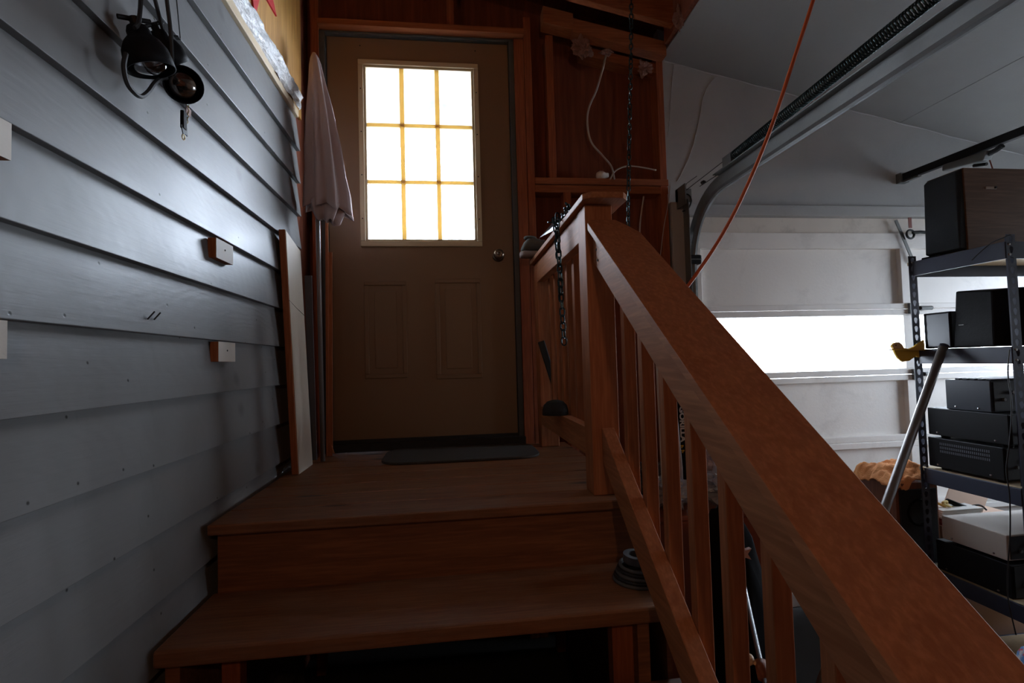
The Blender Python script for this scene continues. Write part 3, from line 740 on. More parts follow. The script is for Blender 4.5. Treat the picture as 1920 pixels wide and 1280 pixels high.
l3 = flood('floodlight', 'right black floodlight showing its glass bulb to the viewer', PX(341, 162, -.600), (.55, -.85, -.30), .74, [PX(308, -50, -.60), PX(313, 0, -.60), PX(320, 60, -.60), PX(323, 125, -.60), PX(318, 132, -.60)])
tag(obj('power_cord', B().tube(spline([A(236, 100), A(232, 125), A(238, 155), A(252, 174), A(265, 181), A(278, 172), A(290, 156), A(303, 147), A(312, 146)], 8), .0045, 7), M['black']), 'black flat cord looping under the left floodlight', 'cord')
tag(obj('hanging_wire', B().tube([A(329, -40, -.63), A(331, 0, -.63), A(338, 72, -.63)], .0012, 5).box(-.640, -.63, A(338, 72, -.63).y-.01, A(338, 72, -.63).y+.004, A(338, 72, -.63).z-.002, A(338, 72, -.63).z+.001), M['black']), 'thin dark wire hanging right of the floodlights', 'wire')
kt = A(350, 198); kc = thing('key_fob', 'black key fob with pink tag hanging under the right floodlight', 'key fob', tuple(A(345, 255)))
obj('chain', links(B(), [A(352, 196), A(352, 210), A(350, 230)], .010, .003, .0009), M['brass'], kc)
p = A(353, 209); obj('tag', B().prism([(p.x, p.y-.012, p.z-.008), (p.x, p.y+.010, p.z-.010), (p.x, p.y+.012, p.z+.008), (p.x, p.y-.008, p.z+.010)], (.001, 0, 0)), M['tagpink'], kc)
p = A(344, 226); obj('fob', B().box(p.x-.004, p.x+.004, p.y-.008, p.y+.009, p.z-.020, p.z+.022), M['blackpl'], kc, bevel=.002)
p = A(344, 246); obj('key', B().prism([(p.x, p.y-.014, p.z+.010), (p.x, p.y+.012, p.z+.014), (p.x, p.y+.015, p.z-.006), (p.x, p.y+.006, p.z-.004), (p.x, p.y-.004, p.z-.008)], (.002, 0, 0)), M['blackmt'], kc)
p = A(344, 257); obj('ring', B().ring(p, .006, .0013, (1, 0, 0), 16, 6), M['brass'], kc)

# ------------------------------------------------------------------ on and around the guard
CT = .4975
# shoe on the far end of the cap
sh = thing('shoe', 'worn grey lace shoe with pale sole on the far end of the guard cap', 'shoe', (.44, 2.40, CT))
def shoe_loft(sections, seg=20):
    b = B(); rings = []
    for (px, hw, zl, zh) in sections:
        row = []
        for k in range(seg):
            a = 2*pi*k/seg; s_, c_ = sin(a), cos(a)
            row.append(b.bm.verts.new((px, 2.40 + hw*(abs(c_)**.8)*(1 if c_ > 0 else -1), (zl+zh)/2 + (zh-zl)/2*(abs(s_)**.75)*(1 if s_ > 0 else -1))))
        rings.append(row)
    for A_, C_ in zip(rings, rings[1:]):
        for k in range(seg): b.bm.faces.new((A_[k], A_[(k+1) % seg], C_[(k+1) % seg], C_[k]))
    b.bm.faces.new(rings[0][::-1]); b.bm.faces.new(rings[-1]); return b
x0 = .352
obj('upper', shoe_loft([(x0, .020, CT+.03, CT+.05), (x0+.012, .036, CT+.028, CT+.075), (x0+.03, .042, CT+.028, CT+.092), (x0+.055, .044, CT+.028, CT+.098), (x0+.09, .043, CT+.028, CT+.088), (x0+.13, .045, CT+.028, CT+.080), (x0+.17, .048, CT+.028, CT+.070), (x0+.21, .048, CT+.027, CT+.058), (x0+.245, .036, CT+.027, CT+.048), (x0+.255, .02, CT+.028, CT+.038)]), M['shoe_g'], sh, smooth=True)
obj('sole', shoe_loft([(x0-.006, .026, CT+.002, CT+.030), (x0+.01, .040, CT+.001, CT+.034), (x0+.06, .044, CT+.001, CT+.033), (x0+.12, .045, CT+.001, CT+.031), (x0+.20, .052, CT+.001, CT+.030), (x0+.25, .040, CT+.001, CT+.028), (x0+.262, .02, CT+.004, CT+.024)]), M['shoe_s'], sh, smooth=True)
lc = B()
for k in range(5): lc.tube([(x0+.085+.022*k, 2.372, CT+.086-.006*k), (x0+.09+.022*k, 2.40, CT+.094-.006*k), (x0+.085+.022*k, 2.428, CT+.086-.006*k)], .003, 5)
obj('laces', lc, M['shoe_s'], sh); obj('collar', B().ring((x0+.045, 2.40, CT+.096), .026, .007, (.1, 0, 1), 20, 6), M['shoe_g'], sh, smooth=True)
# chain heaped on the cap, one end hanging
ch = B()
links(ch, [(.39, 1.80, .506), (.392, 1.795, .49), (.393, 1.785, .42), (.398, 1.77, .30), (.400, 1.765, .15), (.402, 1.76, .06)], .036, .011, .0030)
links(ch, [(.388, 1.745, .508), (.388, 1.75, .47), (.392, 1.757, .40), (.395, 1.765, .28), (.398, 1.77, .22)], .036, .011, .0030)
for k in range(5):
    a = k*1.3
    links(ch, [(.41+.02*sin(a), 1.66+.05*k, .505+.004*k), (.44+.02*cos(a), 1.72+.03*k, .515), (.42+.012*k, 1.78+.01*k, .522), (.405, 1.74-.02*k, .51+.004*k)], .034, .010, .0030, 1.2)
links(ch, [(.43, 1.56, .503), (.42, 1.66, .505), (.41, 1.74, .507)], .034, .010, .0030, .8)
tag(obj('chain', ch, M['springst']), 'dark steel chain heaped over the guard cap with ends dangling', 'chain')
ch = B(); cx0, cz0 = PY(1184, 20, 2.0).x, 1.66
links(ch, [(PY(1186, -40, 2.0).x, 2.0, 1.72), (PY(1183, 100, 2.0).x, 2.0, PY(1183, 100, 2.0).z), (PY(1180, 250, 2.0).x, 2.0, PY(1180, 250, 2.0).z), (PY(1178, 400, 2.0).x, 2.0, PY(1178, 400, 2.0).z), (PY(1177, 520, 2.0).x, 2.0, PY(1177, 520, 2.0).z)], .030, .0085, .0028, .6)
tag(obj('chain', ch, M['springst']), 'long dark chain hanging straight down from the rafters', 'chain')
bl = [PX(1029, 414, .415), PX(1046, 402, .43), PX(1054, 404, .43), PX(1050, 420, .42)]
p = [Vector((.372, 2.02, .503)), Vector((.405, 1.85, .530)), Vector((.42, 1.83, .522)), Vector((.41, 1.88, .500))]
tag(obj('trowel_blade', B().prism(p, (.006, 0, .002)), M['blade']), 'pale pointed metal blade sticking out of the chain heap', 'blade')
# black bar against the far newel
q0, q1 = PY(1014, 640, 2.39), PY(1039, 722, 2.39)
tag(obj('black_bar', B().quadbox([q1+Vector((-.014, -.012, 0)), q1+Vector((.014, -.012, .012)), q1+Vector((.014, 0, .012)), q1+Vector((-.014, 0, 0)),
                                  q0+Vector((-.016, -.012, -.004)), q0+Vector((.016, -.012, .006)), q0+Vector((.016, 0, .006)), q0+Vector((-.016, 0, -.004))]), M['black'], bevel=.004), 'flat black bar slanting across the far guard post', 'bar')
pc = PX(1062, 778, .443)
tag(obj('mesh_cap', B().lathe([(.052, 0), (.051, .02), (.046, .038), (.032, .052), (.012, .058), (.001, .059)], (.408, 1.98, -.2135), (0, 0, 1), 24), M['darkfab'], smooth=True), 'dark round meshed cap resting on the low guard rail', 'cap')
tag(obj('paper_scrap', B().box(.428, .458, 2.13, 2.23, -.2138, -.2125), M['shoe_s']), 'pale paper scrap lying on the low guard rail', 'paper')

# coil of cable on the step
cl = thing('cable_coil', 'striped coil of cable lying on the step under the railing', 'cable coil', (.495, 1.36, -.60))
for k in range(5): obj('loop', B().ring((.495+.002*k, 1.352-.001*k, -.5955+.0092*k), .066-.002*k, .0047, (0, 0, 1), 36, 8), M['coilcord' if k % 2 else 'strip'], cl, smooth=True)
tr = thing('tape_roll', 'grey roll of tape lying on the cable coil', 'tape roll', (.50, 1.36, -.554))
b = B().lathe([(.022, 0), (.036, 0), (.036, .02), (.022, .02), (.022, 0)], (.492, 1.358, -.5535), (.05, -.05, 1), 28, cap=False)
obj('roll', b, M['tape'], tr)
obj('loose_end', B().prism([(.487, 1.335, -.5325), (.515, 1.33, -.5325), (.520, 1.30, -.536), (.495, 1.305, -.536)], (0, 0, .001)), M['tape'], tr)

# ------------------------------------------------------------------ stud wall odds and ends
wy = 2.525
def cable(name, label, pts, r, mat, Y=wy, cat='cable'):
    return tag(obj(name, B().tube(spline([PY(a, c, Y) for a, c in pts], 8), r, 8), mat, smooth=True), label, cat)
cable('white_cable', 'white cable hanging in a curve from the sloped plate to the wall plate', [(1137, 100), (1130, 130), (1118, 170), (1105, 200), (1101, 228), (1108, 265), (1130, 292), (1146, 312), (1152, 336)], .0052, M['whitecable'])
cable('white_cable', 'white cable arching low over the wall plate toward the grey wall', [(1144, 336), (1152, 322), (1165, 314), (1182, 311), (1205, 314), (1230, 319)], .0042, M['whitecable'])
cable('white_cable', 'white cable dropping below the wall plate behind the newel', [(1207, 368), (1203, 395), (1200, 420), (1199, 460)], .0042, M['whitecable'])
cable('pull_cord', 'thin pale cord slanting down beside the garage track', [(1257, 345), (1252, 385), (1244, 430), (1238, 480)], .002, M['whitecable'], 2.50, 'cord')
cable('pull_cord', 'hair thin cord rising from the track bracket to the sloped ceiling', [(1272, 340), (1290, 300), (1305, 250), (1318, 190)], .0012, M['whitecable'], 2.54, 'cord')
p = PY(1128, 331, 2.56); tag(obj('light_bulb', B().lathe([(.001, 0), (.018, .006), (.026, .022), (.024, .038), (.014, .055), (.012, .068), (.001, .069)], (p.x-.03, 2.565, .9665), (1, 0, .1), 20), M['paper'], smooth=True), 'pale round bulb lying on the wall plate', 'bulb')
for i, (px, py, Y, r, lab) in enumerate(((1090, 88, 2.46, (.045, .02, .04), 'pink insulation tuft hanging left below the sloped plate'), (1098, 92, 2.44, (.025, .015, .035), 'paler insulation tuft over the left one'),
      (1136, 98, 2.46, (.03, .015, .012), 'small insulation tuft where the white cable starts'), (1209, 128, 2.52, (.03, .015, .035), 'insulation tuft beside the bright hole'),
      (1274, 34, 2.27, (.022, .02, .045), 'insulation tuft at the ceiling edge above the hole'))):
    p = PY(px, py, Y); tag(obj('insulation_tuft', B().blob(p, r, .9, 3.2, i+1, 4), M['fluff']), lab, 'insulation', 'tufts of insulation')

# ------------------------------------------------------------------ garage door hardware
tk = thing('garage_track', 'galvanised garage door track curving from the jamb up to the ceiling', 'door track', (1.28, 2.50, FL))
TX = 1.275; TZ = .800; TYV = 2.535; RAD = .33
path = [(TYV, FL)] + [(TYV, z) for z in (-.5, .2, TZ-RAD)] + [(TYV-RAD+RAD*cos(a), TZ-RAD+RAD*sin(a)) for a in [pi/2*k/12 for k in range(1, 13)]] + [(1.6, TZ+.001), (.9, TZ+.002), (-.2, TZ+.004)]
def channel(prof):    # prof: list of (dx, dn) cross-section, dn measured outward from the curve centre
    b = B(); rings = []
    for i, (y, z) in enumerate(path):
        a = path[max(0, i-1)]; c = path[min(len(path)-1, i+1)]
        ty, tz = c[0]-a[0], c[1]-a[1]; L_ = sqrt(ty*ty+tz*tz); ny, nz_ = tz/L_, -ty/L_
        rings.append([b.bm.verts.new((TX+dx, y+ny*dn, z+nz_*dn)) for dx, dn in prof])
    for A_, C_ in zip(rings, rings[1:]):
        for k in range(len(prof)-1): b.bm.faces.new((A_[k], A_[k+1], C_[k+1], C_[k]))
    return b
o = obj('channel', channel([(.030, -.004), (.030, -.012), (.018, -.014), (.008, -.010), (0, 0), (0, .050), (.010, .056), (.028, .056)]), M['galv'], tk, smooth=False)
md = o.modifiers.new('thick', 'SOLIDIFY'); md.thickness = .002
obj('top_angle', B().box(TX-.030, TX+.002, .0, 2.22, TZ+.050, TZ+.054), M['galv'], tk)
obj('flag_bracket', B().box(1.205, TX+.005, 2.50, 2.53, TZ+.015, TZ+.085).box(1.205, 1.212, 2.42, 2.53, TZ-.02, TZ+.085), M['galv'], tk)
obj('jamb_angle', B().box(1.240, 1.244, 2.46, 2.52, FL, TZ+.02).box(1.244, TX, 2.516, 2.52, FL, TZ-.3), M['galv'], tk)
rp_ = PY(1303, 486, 2.53)
obj('roller_bracket', B().box(rp_.x-.035, rp_.x+.03, 2.51, 2.57, rp_.z-.028, rp_.z+.022), M['blackmt'], tk, bevel=.008)
obj('roller_plate', B().box(rp_.x-.03, rp_.x+.025, 2.506, 2.511, rp_.z-.006, rp_.z-.001), M['galv'], tk)
hk = [PY(a, c, 2.50) for a, c in ((1278, 362), (1292, 366), (1296, 378), (1290, 392), (1280, 396))]
obj('hook', B().tube(spline(hk), .004, 6), M['blackmt'], tk)

es = thing('extension_spring', 'black coiled extension spring running above the garage track', 'spring', (1.30, 1.2, .92))
b = B(); pts = []
yA, yB, turns, Rr = 2.12, .35, 168, .0195
for i in range(turns*10+1):
    f = i/(turns*10); a = 2*pi*i/10; y = yA + (yB-yA)*f
    pts.append((1.30 + Rr*cos(a), y, .908+.062*f + Rr*sin(a)))
b.tube(pts, .0029, 5); obj('coil', b, M['springst'], es, smooth=True)
pq = [PX(1372, 285, 1.30), PX(1395, 268, 1.30)]
obj('pulley_fork', B().tube([(1.30, 2.115, .905), (1.30, 2.17, .900)], .008, 8).box(1.285, 1.288, 2.13, 2.20, .875, .925).box(1.312, 1.315, 2.13, 2.20, .875, .925), M['galv'], es)
obj('pulley_wheel', B().lathe([(.024, 0), (.028, .003), (.022, .008), (.028, .013), (.024, .016)], (1.292, 2.185, .895), (1, 0, 0), 20), M['galv'], es)
obj('cable', B().tube([(1.30, 2.19, .918), (1.245, 2.50, .872)], .0018, 5).tube([(1.30, 2.19, .872), (1.275, 2.40, .862)], .0018, 5), M['black'], es)
obj('s_hook', B().tube(spline([(1.245, 2.50, .872), (1.243, 2.48, .90), (1.246, 2.46, .905), (1.262, 2.40, .915)]), .0016, 5), M['black'], es)
obj('cable_clip', B().blob((1.279, 2.37, .872), (.012, .016, .010), .3, 3, 2, 2), M['blackmt'], es)

og = thing('opener_rail', 'black garage door opener rail running back from the wall over the shelf', 'opener rail', (2.58, 2.0, .98))
obj('rail', B().quadbox([(2.565, .2, .915), (2.595, .2, .915), (2.595, 2.56, .965), (2.565, 2.56, .965), (2.565, .2, .955), (2.595, .2, .955), (2.595, 2.56, 1.005), (2.565, 2.56, 1.005)]), M['blackmt'], og, bevel=.003)
obj('wall_bracket', B().box(2.555, 2.605, 2.54, 2.573, .955, 1.01).box(2.57, 2.59, 2.45, 2.56, .955, .968), M['galv'], og)
obj('trolley', B().quadbox([(2.55, 2.10, .900), (2.60, 2.10, .900), (2.60, 2.30, .925), (2.55, 2.30, .925), (2.555, 2.08, .945), (2.605, 2.08, .945), (2.605, 2.30, .960), (2.555, 2.30, .960)]), M['galv'], og, bevel=.006)
obj('release_lever', B().tube([(2.58, 2.11, .93), (2.58, 2.06, .935), (2.58, 2.03, .945)], .012, 8).tube([(2.575, 2.16, .90), (2.575, 2.10, .885)], .008, 8), M['blackmt'], og)
obj('release_cord', B().tube([(2.58, 2.09, .90), (2.585, 2.08, .84)], .003, 6), M['redtag'], og)

oc = [PY(1575, -150, 1.40), PY(1548, -75, 1.40), PY(1525, 0, 1.40), PY(1484, 125, 1.42), PY(1440, 255, 1.45), PY(1390, 372, 1.48), PY(1345, 455, 1.52), PY(1292, 533, 1.56)]
e_ = oc[-1]
oc += [e_ + Vector((-.06, .06, -.10)), Vector((.80, 1.80, -.06)), Vector((.93, 1.88, -.22)), Vector((1.0, 1.92, -.36))]
oc = [Vector((1.42, 1.40, 1.56))] + oc[1:]
tag(obj('orange_cable', B().tube(spline(oc, 10), .0058, 10), M['orangecord'], smooth=True), 'orange extension cord hanging in a long curve from the ceiling', 'cord')

# ------------------------------------------------------------------ shelving unit
SX0, SX1, SYn, SYb = 2.035, 2.95, 1.62, 2.045
su = thing('shelving_unit', 'slate blue slotted steel shelving unit in front of the garage door', 'shelf', (2.5, 1.83, FL))
PT = .425
def post_mesh():
    b = B(); pitch = .0381; n = 47
    for i in range(n):
        zc = i*pitch + pitch/2; cx = .019
        outer = [(0, zc-pitch/2), (.019, zc-pitch/2), (.038, zc-pitch/2), (.038, zc), (.038, zc+pitch/2), (.019, zc+pitch/2), (0, zc+pitch/2), (0, zc)]
        hole_ = [(cx-.0045, zc-.012), (cx, zc-.014), (cx+.0045, zc-.012), (cx+.009, zc+.003), (cx+.007, zc+.010), (cx, zc+.013), (cx-.007, zc+.010), (cx-.009, zc+.003)]
        A_ = [b.bm.verts.new((x, 0, z)) for x, z in outer]; C_ = [b.bm.verts.new((x, 0, z)) for x, z in hole_]
        for k in range(8): b.bm.faces.new((A_[k], A_[(k+1) % 8], C_[(k+1) % 8], C_[k]))
    h = n*pitch
    v = [b.bm.verts.new(p) for p in ((0, 0, 0), (0, .036, 0), (0, .036, h), (0, 0, h))]; b.bm.faces.new(v)
    bmesh.ops.remove_doubles(b.bm, verts=b.bm.verts, dist=1e-5)
    bmesh.ops.recalc_face_normals(b.bm, faces=b.bm.faces)
    me = bpy.data.meshes.new('post'); b.bm.to_mesh(me); b.bm.free(); me.materials.append(M['shelfst']); return me
pm = post_mesh()
for x, y, sx_, sy_ in ((SX0+.050, SYn, -1, 1), (SX0+.036, SYb-.037, -1, 1), (SX1-.038, SYn, 1, 1), (SX1, SYb-.037, -1, 1)):
    o = bpy.data.objects.new('post', pm); COL.objects.link(o); o.parent = su; o.location = Vector((x, y, FL)) - Vector(su.location); o.scale = (sx_, sy_, 1)
    md = o.modifiers.new('thick', 'SOLIDIFY'); md.thickness = .002
levels = (.395, .006, -.512, -.938, -1.28)
for z in levels:
    for x in (SX0+.010, SX1-.013):
        obj('beam', B().box(x, x+.010, SYn+.004, SYb-.040, z-.064, z).box(x, x+.022, SYn+.037, SYb-.040, z-.006, z-.002), M['shelfst'], su, bevel=.002)
    for y in (SYn+.003, SYb-.013):
        obj('beam', B().box(SX0+.039, SX1-.039, y, y+.010, z-.064, z), M['shelfst'], su, bevel=.002)
    obj('shelf_board', B().box(SX0+.014, SX1-.014, SYn+.014, SYb-.014, z-.014, z), M['particle'], su)
    for y in (SYn, SYb-.037):
        for dz in (-.012, -.050): obj('bolt', B().lathe([(.006, 0), (.005, .003), (.001, .0035)], (SX0+.019, y-.002, z+dz), (0, -1, 0), 8), M['steel'], su)
L1, L2, L3, L4 = levels[:4]

# top shelf: loudspeaker cabinet
ca = thing('speaker_cabinet', 'large brown cabinet with dark grille side on the top shelf', 'speaker', (2.3, 1.89, L1))
obj('cabinet', B().box(2.112, 2.55, 1.815, 1.975, L1+.012, .748), M['walnut_x'], ca, bevel=.003)
obj('grille', B().quadbox([(2.078, 1.819, L1+.02), (2.111, 1.817, L1+.012), (2.111, 1.973, L1+.012), (2.078, 1.969, L1+.02), (2.088, 1.825, .735), (2.111, 1.817, .746), (2.111, 1.973, .746), (2.088, 1.968, .727)]), M['darkfab'], ca, bevel=.004)
obj('foot', B().box(2.075, 2.14, 1.90, 1.985, L1+.001, L1+.012), M['blackpl'], ca); obj('foot', B().box(2.40, 2.50, 1.83, 1.96, L1+.001, L1+.012), M['blackpl'], ca)
p = PY(1858, 352, 1.814); obj('name_plate', B().box(p.x-.024, p.x+.024, 1.8125, 1.815, p.z-.005, p.z+.005), M['silver'], ca)
obj('plate_knob', B().lathe([(.005, 0), (.004, .006)], (p.x+.018, 1.8125, p.z+.001), (0, -1, 0), 10), M['black'], ca)

# second shelf: small grey speaker and big black set
sp = thing('small_speaker', 'small black speaker with grey front left of the bulky set', 'speaker', (2.13, 1.92, L2))
obj('case', B().box(2.064, 2.20, 1.862, 1.984, L2+.001, .160), M['blackpl'], sp, bevel=.004)
obj('front', B().box(2.060, 2.0645, 1.866, 1.966, L2+.008, .154), M['bluecase'], sp, bevel=.002)
tv = thing('television', 'bulky black television set on the second shelf', 'television', (2.2, 1.77, L2))
b = B(); b.quadbox([(2.066, 1.70, L2+.002), (2.19, 1.66, L2+.002), (2.19, 1.855, L2+.002), (2.066, 1.860, L2+.002), (2.078, 1.705, .225), (2.19, 1.665, .232), (2.19, 1.845, .246), (2.078, 1.848, .240)])
obj('front_case', b, M['blackpl'], tv, bevel=.006)
b = B(); b.quadbox([(2.191, 1.67, L2+.01), (2.42, 1.70, L2+.01), (2.42, 1.82, L2+.01), (2.191, 1.85, L2+.01), (2.191, 1.675, .230), (2.42, 1.71, .17), (2.42, 1.81, .17), (2.191, 1.84, .243)])
obj('rear_case', b, M['blackpl'], tv, bevel=.006)
obj('emblem', B().box(2.0655, 2.067, 1.812, 1.832, .098, .101), M['galv'], tv)
obj('vent_slot', B().box(2.235, 2.265, 1.669, 1.679, .150, .153), M['galv'], tv)

# third shelf: three black hi-fi units, stacked
def hifi(name, label, cat, x0, x1, y0, y1, z0_, z1_, case, feet=True, vents=False, ribs=False):
    t = thing(name, label, cat, ((x0+x1)/2, (y0+y1)/2, z0_))
    zf = z0_ + (.012 if feet else .001)
    obj('case', B().box(x0, x1, y0, y1, zf, z1_), case, t, bevel=.003)
    if feet:
        for yy in (y0+.03, y1-.05):
            obj('foot', B().lathe([(.016, 0), (.018, .012)], (x0+.03, yy, z0_+.0005), (0, 0, 1), 14), M['blackpl'], t)
    for yy in (y0+.05, y1-.04):
        obj('screw', B().lathe([(.0045, 0), (.0035, .002), (.001, .0025)], (x0, yy, zf+.012), (-1, 0, 0), 10), M['steel'], t)
    obj('rear_panel', B().box(x0+.01, x1-.01, y0-.004, y0-.0002, zf+.006, z1_-.006), M['black'], t)
    jb = B()
    for k in range(4): jb.lathe([(.007, 0), (.006, .007)], (x0+.05+.04*k, y0-.004, (zf+z1_)/2+(.015 if k % 2 else -.012)), (0, -1, 0), 10)
    obj('jack', jb, M['galv'], t)
    if vents:
        vb_ = B()
        for i in range(26):
            for r_ in range(3):
                yy = y0+.05+i*(y1-y0-.10)/26; vb_.box(x0-.0009, x0+.0002, yy, yy+.0035, z1_-.028-.016*r_, z1_-.018-.016*r_)
        obj('vent_slots', vb_, M['bluegrey'], t)['kind'] = 'stuff'
    if ribs:
        for k in range(5): obj('top_rib', B().box(x0+.02, x1-.02, y0+.012+k*(y1-y0-.024)/5, y0+.012+(k+.62)*(y1-y0-.024)/5, z1_, z1_+.006), M['bluecase'], t, bevel=.002)
    return t
hifi('amplifier', 'black vented amplifier lowest of the stack on the third shelf', 'amplifier', 2.062, 2.48, 1.690, 1.995, L3, -.375, M['blackmt'], vents=True)
hifi('amplifier', 'wide black amplifier in the middle of the third shelf stack', 'amplifier', 2.060, 2.48, 1.664, 1.987, -.375, -.248, M['blackmt'])
hifi('amplifier', 'blue black ribbed unit on top of the third shelf stack', 'amplifier', 2.066, 2.40, 1.725, 1.905, -.248, -.124, M['bluecase'], feet=False, ribs=True)
obj_ = None
# fourth shelf
hifi('amplifier', 'low black unit under the silver receiver', 'amplifier', 2.062, 2.48, 1.690, 1.985, L4, -.812, M['blackmt'], feet=False)
hifi('receiver', 'champagne silver receiver on the fourth shelf', 'receiver', 2.064, 2.48, 1.700, 1.955, -.812, -.704, M['silver'])
# carton behind the shelf, with its lit flap, papers, rope and handset
cb = thing('cardboard_box', 'open kraft carton behind the shelf with one flap raised', 'box', (2.4, 2.2, FL))
obj('carton', B().box(2.175, 2.66, 2.06, 2.40, FL+.001, -.790), M['card'], cb)
fl_ = [PY(1783, 908, 2.20), PY(1854, 928, 2.20), PY(1840, 968, 2.14), PY(1768, 950, 2.14)]
fl_ = [Vector(v) for v in fl_]
obj('flap', B().prism(fl_, (0, .004, .001)), M['card'], cb)
st_ = thing('paper_stack', 'white papers on dark red folders lying on the carton', 'papers', (2.25, 2.15, -.79))
obj('folder', B().box(2.18, 2.36, 2.065, 2.25, -.789, -.775), M['redbook'], st_); obj('folder', B().box(2.185, 2.37, 2.07, 2.26, -.774, -.760), M['redbook'], st_)
for k in range(4): obj('sheet', B().box(2.18+.006*k, 2.38+.01*k, 2.066+.003*k, 2.27, -.759+.008*k, -.752+.008*k), M['paper'], st_)
hp = [PY(1776, 938, 2.13), PY(1800, 948, 2.13), PY(1812, 952, 2.12)]
hs = thing('handset', 'black handset lying across the papers', 'handset', tuple(hp[1]))
obj('body', B().tube(hp, [.010, .012, .011], 10), M['blackpl'], hs, smooth=True)
obj('cord', B().tube(spline([hp[2], PY(1828, 947, 2.12), PY(1840, 948, 2.11), PY(1850, 956, 2.10)]), .004, 7), M['black'], hs)
tag(obj('yellow_rope', B().tube(spline([PY(1748, 938, 2.15), PY(1762, 945, 2.13), PY(1772, 948, 2.12), PY(1775, 940, 2.12), PY(1768, 943, 2.11), PY(1782, 950, 2.12), PY(1795, 957, 2.11)]), .006, 8), M['rope'], smooth=True), 'yellow rope knotted beside the black handset', 'rope')

# walnut cabinet with orange towel, left of the shelf
wc = thing('wooden_speaker', 'walnut sided floor speaker behind the shelf under an orange towel', 'speaker', (2.05, 2.16, FL))
CZ = -.592
obj('cabinet', B().box(1.955, 2.165, 2.062, 2.30, FL+.001, CZ), M['walnut'], wc, bevel=.002)
obj('grille', B().box(1.968, 2.152, 2.054, 2.062, FL+.03, CZ-.025), M['darkfab'], wc, bevel=.003)
obj('driver', B().ring((2.06, 2.054, -.72), .055, .006, (0, 1, 0), 28, 8), M['blackpl'], wc, smooth=True)
def towel():
    b = B(); NX, NY = 56, 48; g = []
    for i in range(NX+1):
        row = []
        for jn in range(NY+1):
            u, v = i/NX, jn/NY
            x = 1.925 + .26*u; y = 2.052 + .225*v
            q = Vector((u*3.1, v*3.3, .7))
            h = .035 + .030*sin(pi*u)*sin(pi*v) + .030*mn.fractal(q*.9, 1, 2, 4) + .010*sin(u*17+v*6)
            z = CZ + max(.004, h)
            over = max(0, 1.955-x)*1.5 + max(0, 2.066-y)*(2.2 + 1.6*sin(u*9))
            z -= over
            row.append(b.bm.verts.new((x + .012*mn.noise(q*2), y + .010*mn.noise(q*2+Vector((3, 1, 2))), z)))
        g.append(row)
    for i in range(NX):
        for jn in range(NY): b.bm.faces.new((g[i][jn], g[i+1][jn], g[i+1][jn+1], g[i][jn+1]))
    return b
tw = tag(obj('towel', towel(), M['orangecloth'], smooth=True), 'crumpled orange towel draped over the walnut speaker', 'towel'); md = tw.modifiers.new('thick', 'SOLIDIFY'); md.thickness = .004

# metal tube leaning on the shelf beam
t0, t1 = PX(1768, 652, 2.022), PY(1660, 950, 1.75)
dr = (t1-t0); foot = t0 + dr*((FL+.004-t0.z)/dr.z)
pl = thing('metal_tube', 'grey metal tube leaning diagonally against the shelf', 'tube', tuple(foot))
obj('tube', B().tube([foot, t0], .0165, 16), M['pipe'], pl, smooth=True)
obj('end_cap', B().tube([t0-dr.normalized()*.0, t0-dr.normalized()*.012], .0175, 16), M['shelfst'], pl)

# yellow bird
bd = thing('bird_ornament', 'yellow wooden bird ornament fixed to the shelf post', 'ornament', (1.98, 2.01, -.05))
by = 1.995
bp = [(1676, 655), (1672, 648), (1678, 642), (1686, 641), (1692, 646), (1695, 652), (1705, 654), (1714, 650), (1722, 644), (1733, 637), (1734, 650), (1733, 662), (1735, 673), (1728, 672), (1718, 667), (1706, 676), (1694, 678), (1685, 672), (1680, 664)]
obj('body', B().prism([PY(a, c, by) for a, c in bp], (0, .010, 0)), M['yellow'], bd, bevel=.001)
hd = [(1675, 653), (1673, 648), (1678, 642.5), (1686, 641.5), (1691, 647), (1692, 653)]
obj('head', B().prism([PY(a, c, by-.001) for a, c in hd], (0, .0095, 0)), M['cream'], bd)
w0, w1_ = PY(1659, 657, by), PY(1727, 657, by)
obj('wing', B().prism([w0, Vector((w0.x+.05, by-.035, w0.z+.002)), Vector((w1_.x, by-.03, w1_.z)), Vector((w1_.x, by-.002, w1_.z)), Vector((w0.x+.06, by-.002, w0.z))], (0, 0, .004)), M['yellow'], bd)
eb = PY(1680, 647, by-.002); obj('eye', B().lathe([(.003, 0), (.001, .002)], eb, (0, -1, 0), 10), M['black'], bd)

# loose black wire down the near post
wp = [PX(1893, 655, 2.03), PX(1890, 700, 2.02), PX(1897, 760, 2.02), PX(1893, 830, 2.02), PX(1887, 880, 2.02), PX(1893, 930, 2.02), PX(1894, 1000, 2.02), PX(1890, 1060, 2.02), PX(1890, 1120, 2.02), PX(1905, 1190, 2.01)]
tag(obj('black_wire', B().tube(spline(wp), .0022, 6), M['black'], smooth=True), 'thin black wire hanging down past the stacked amplifiers', 'wire')
wp = [PX(1822, 488, 2.03), PX(1835, 475, 2.035), PX(1860, 455, 2.04), PX(1895, 440, 2.03)]
tag(obj('black_wire', B().tube(spline(wp), .0018, 6), M['black'], smooth=True), 'thin black wire lying along the top shelf beam', 'wire')
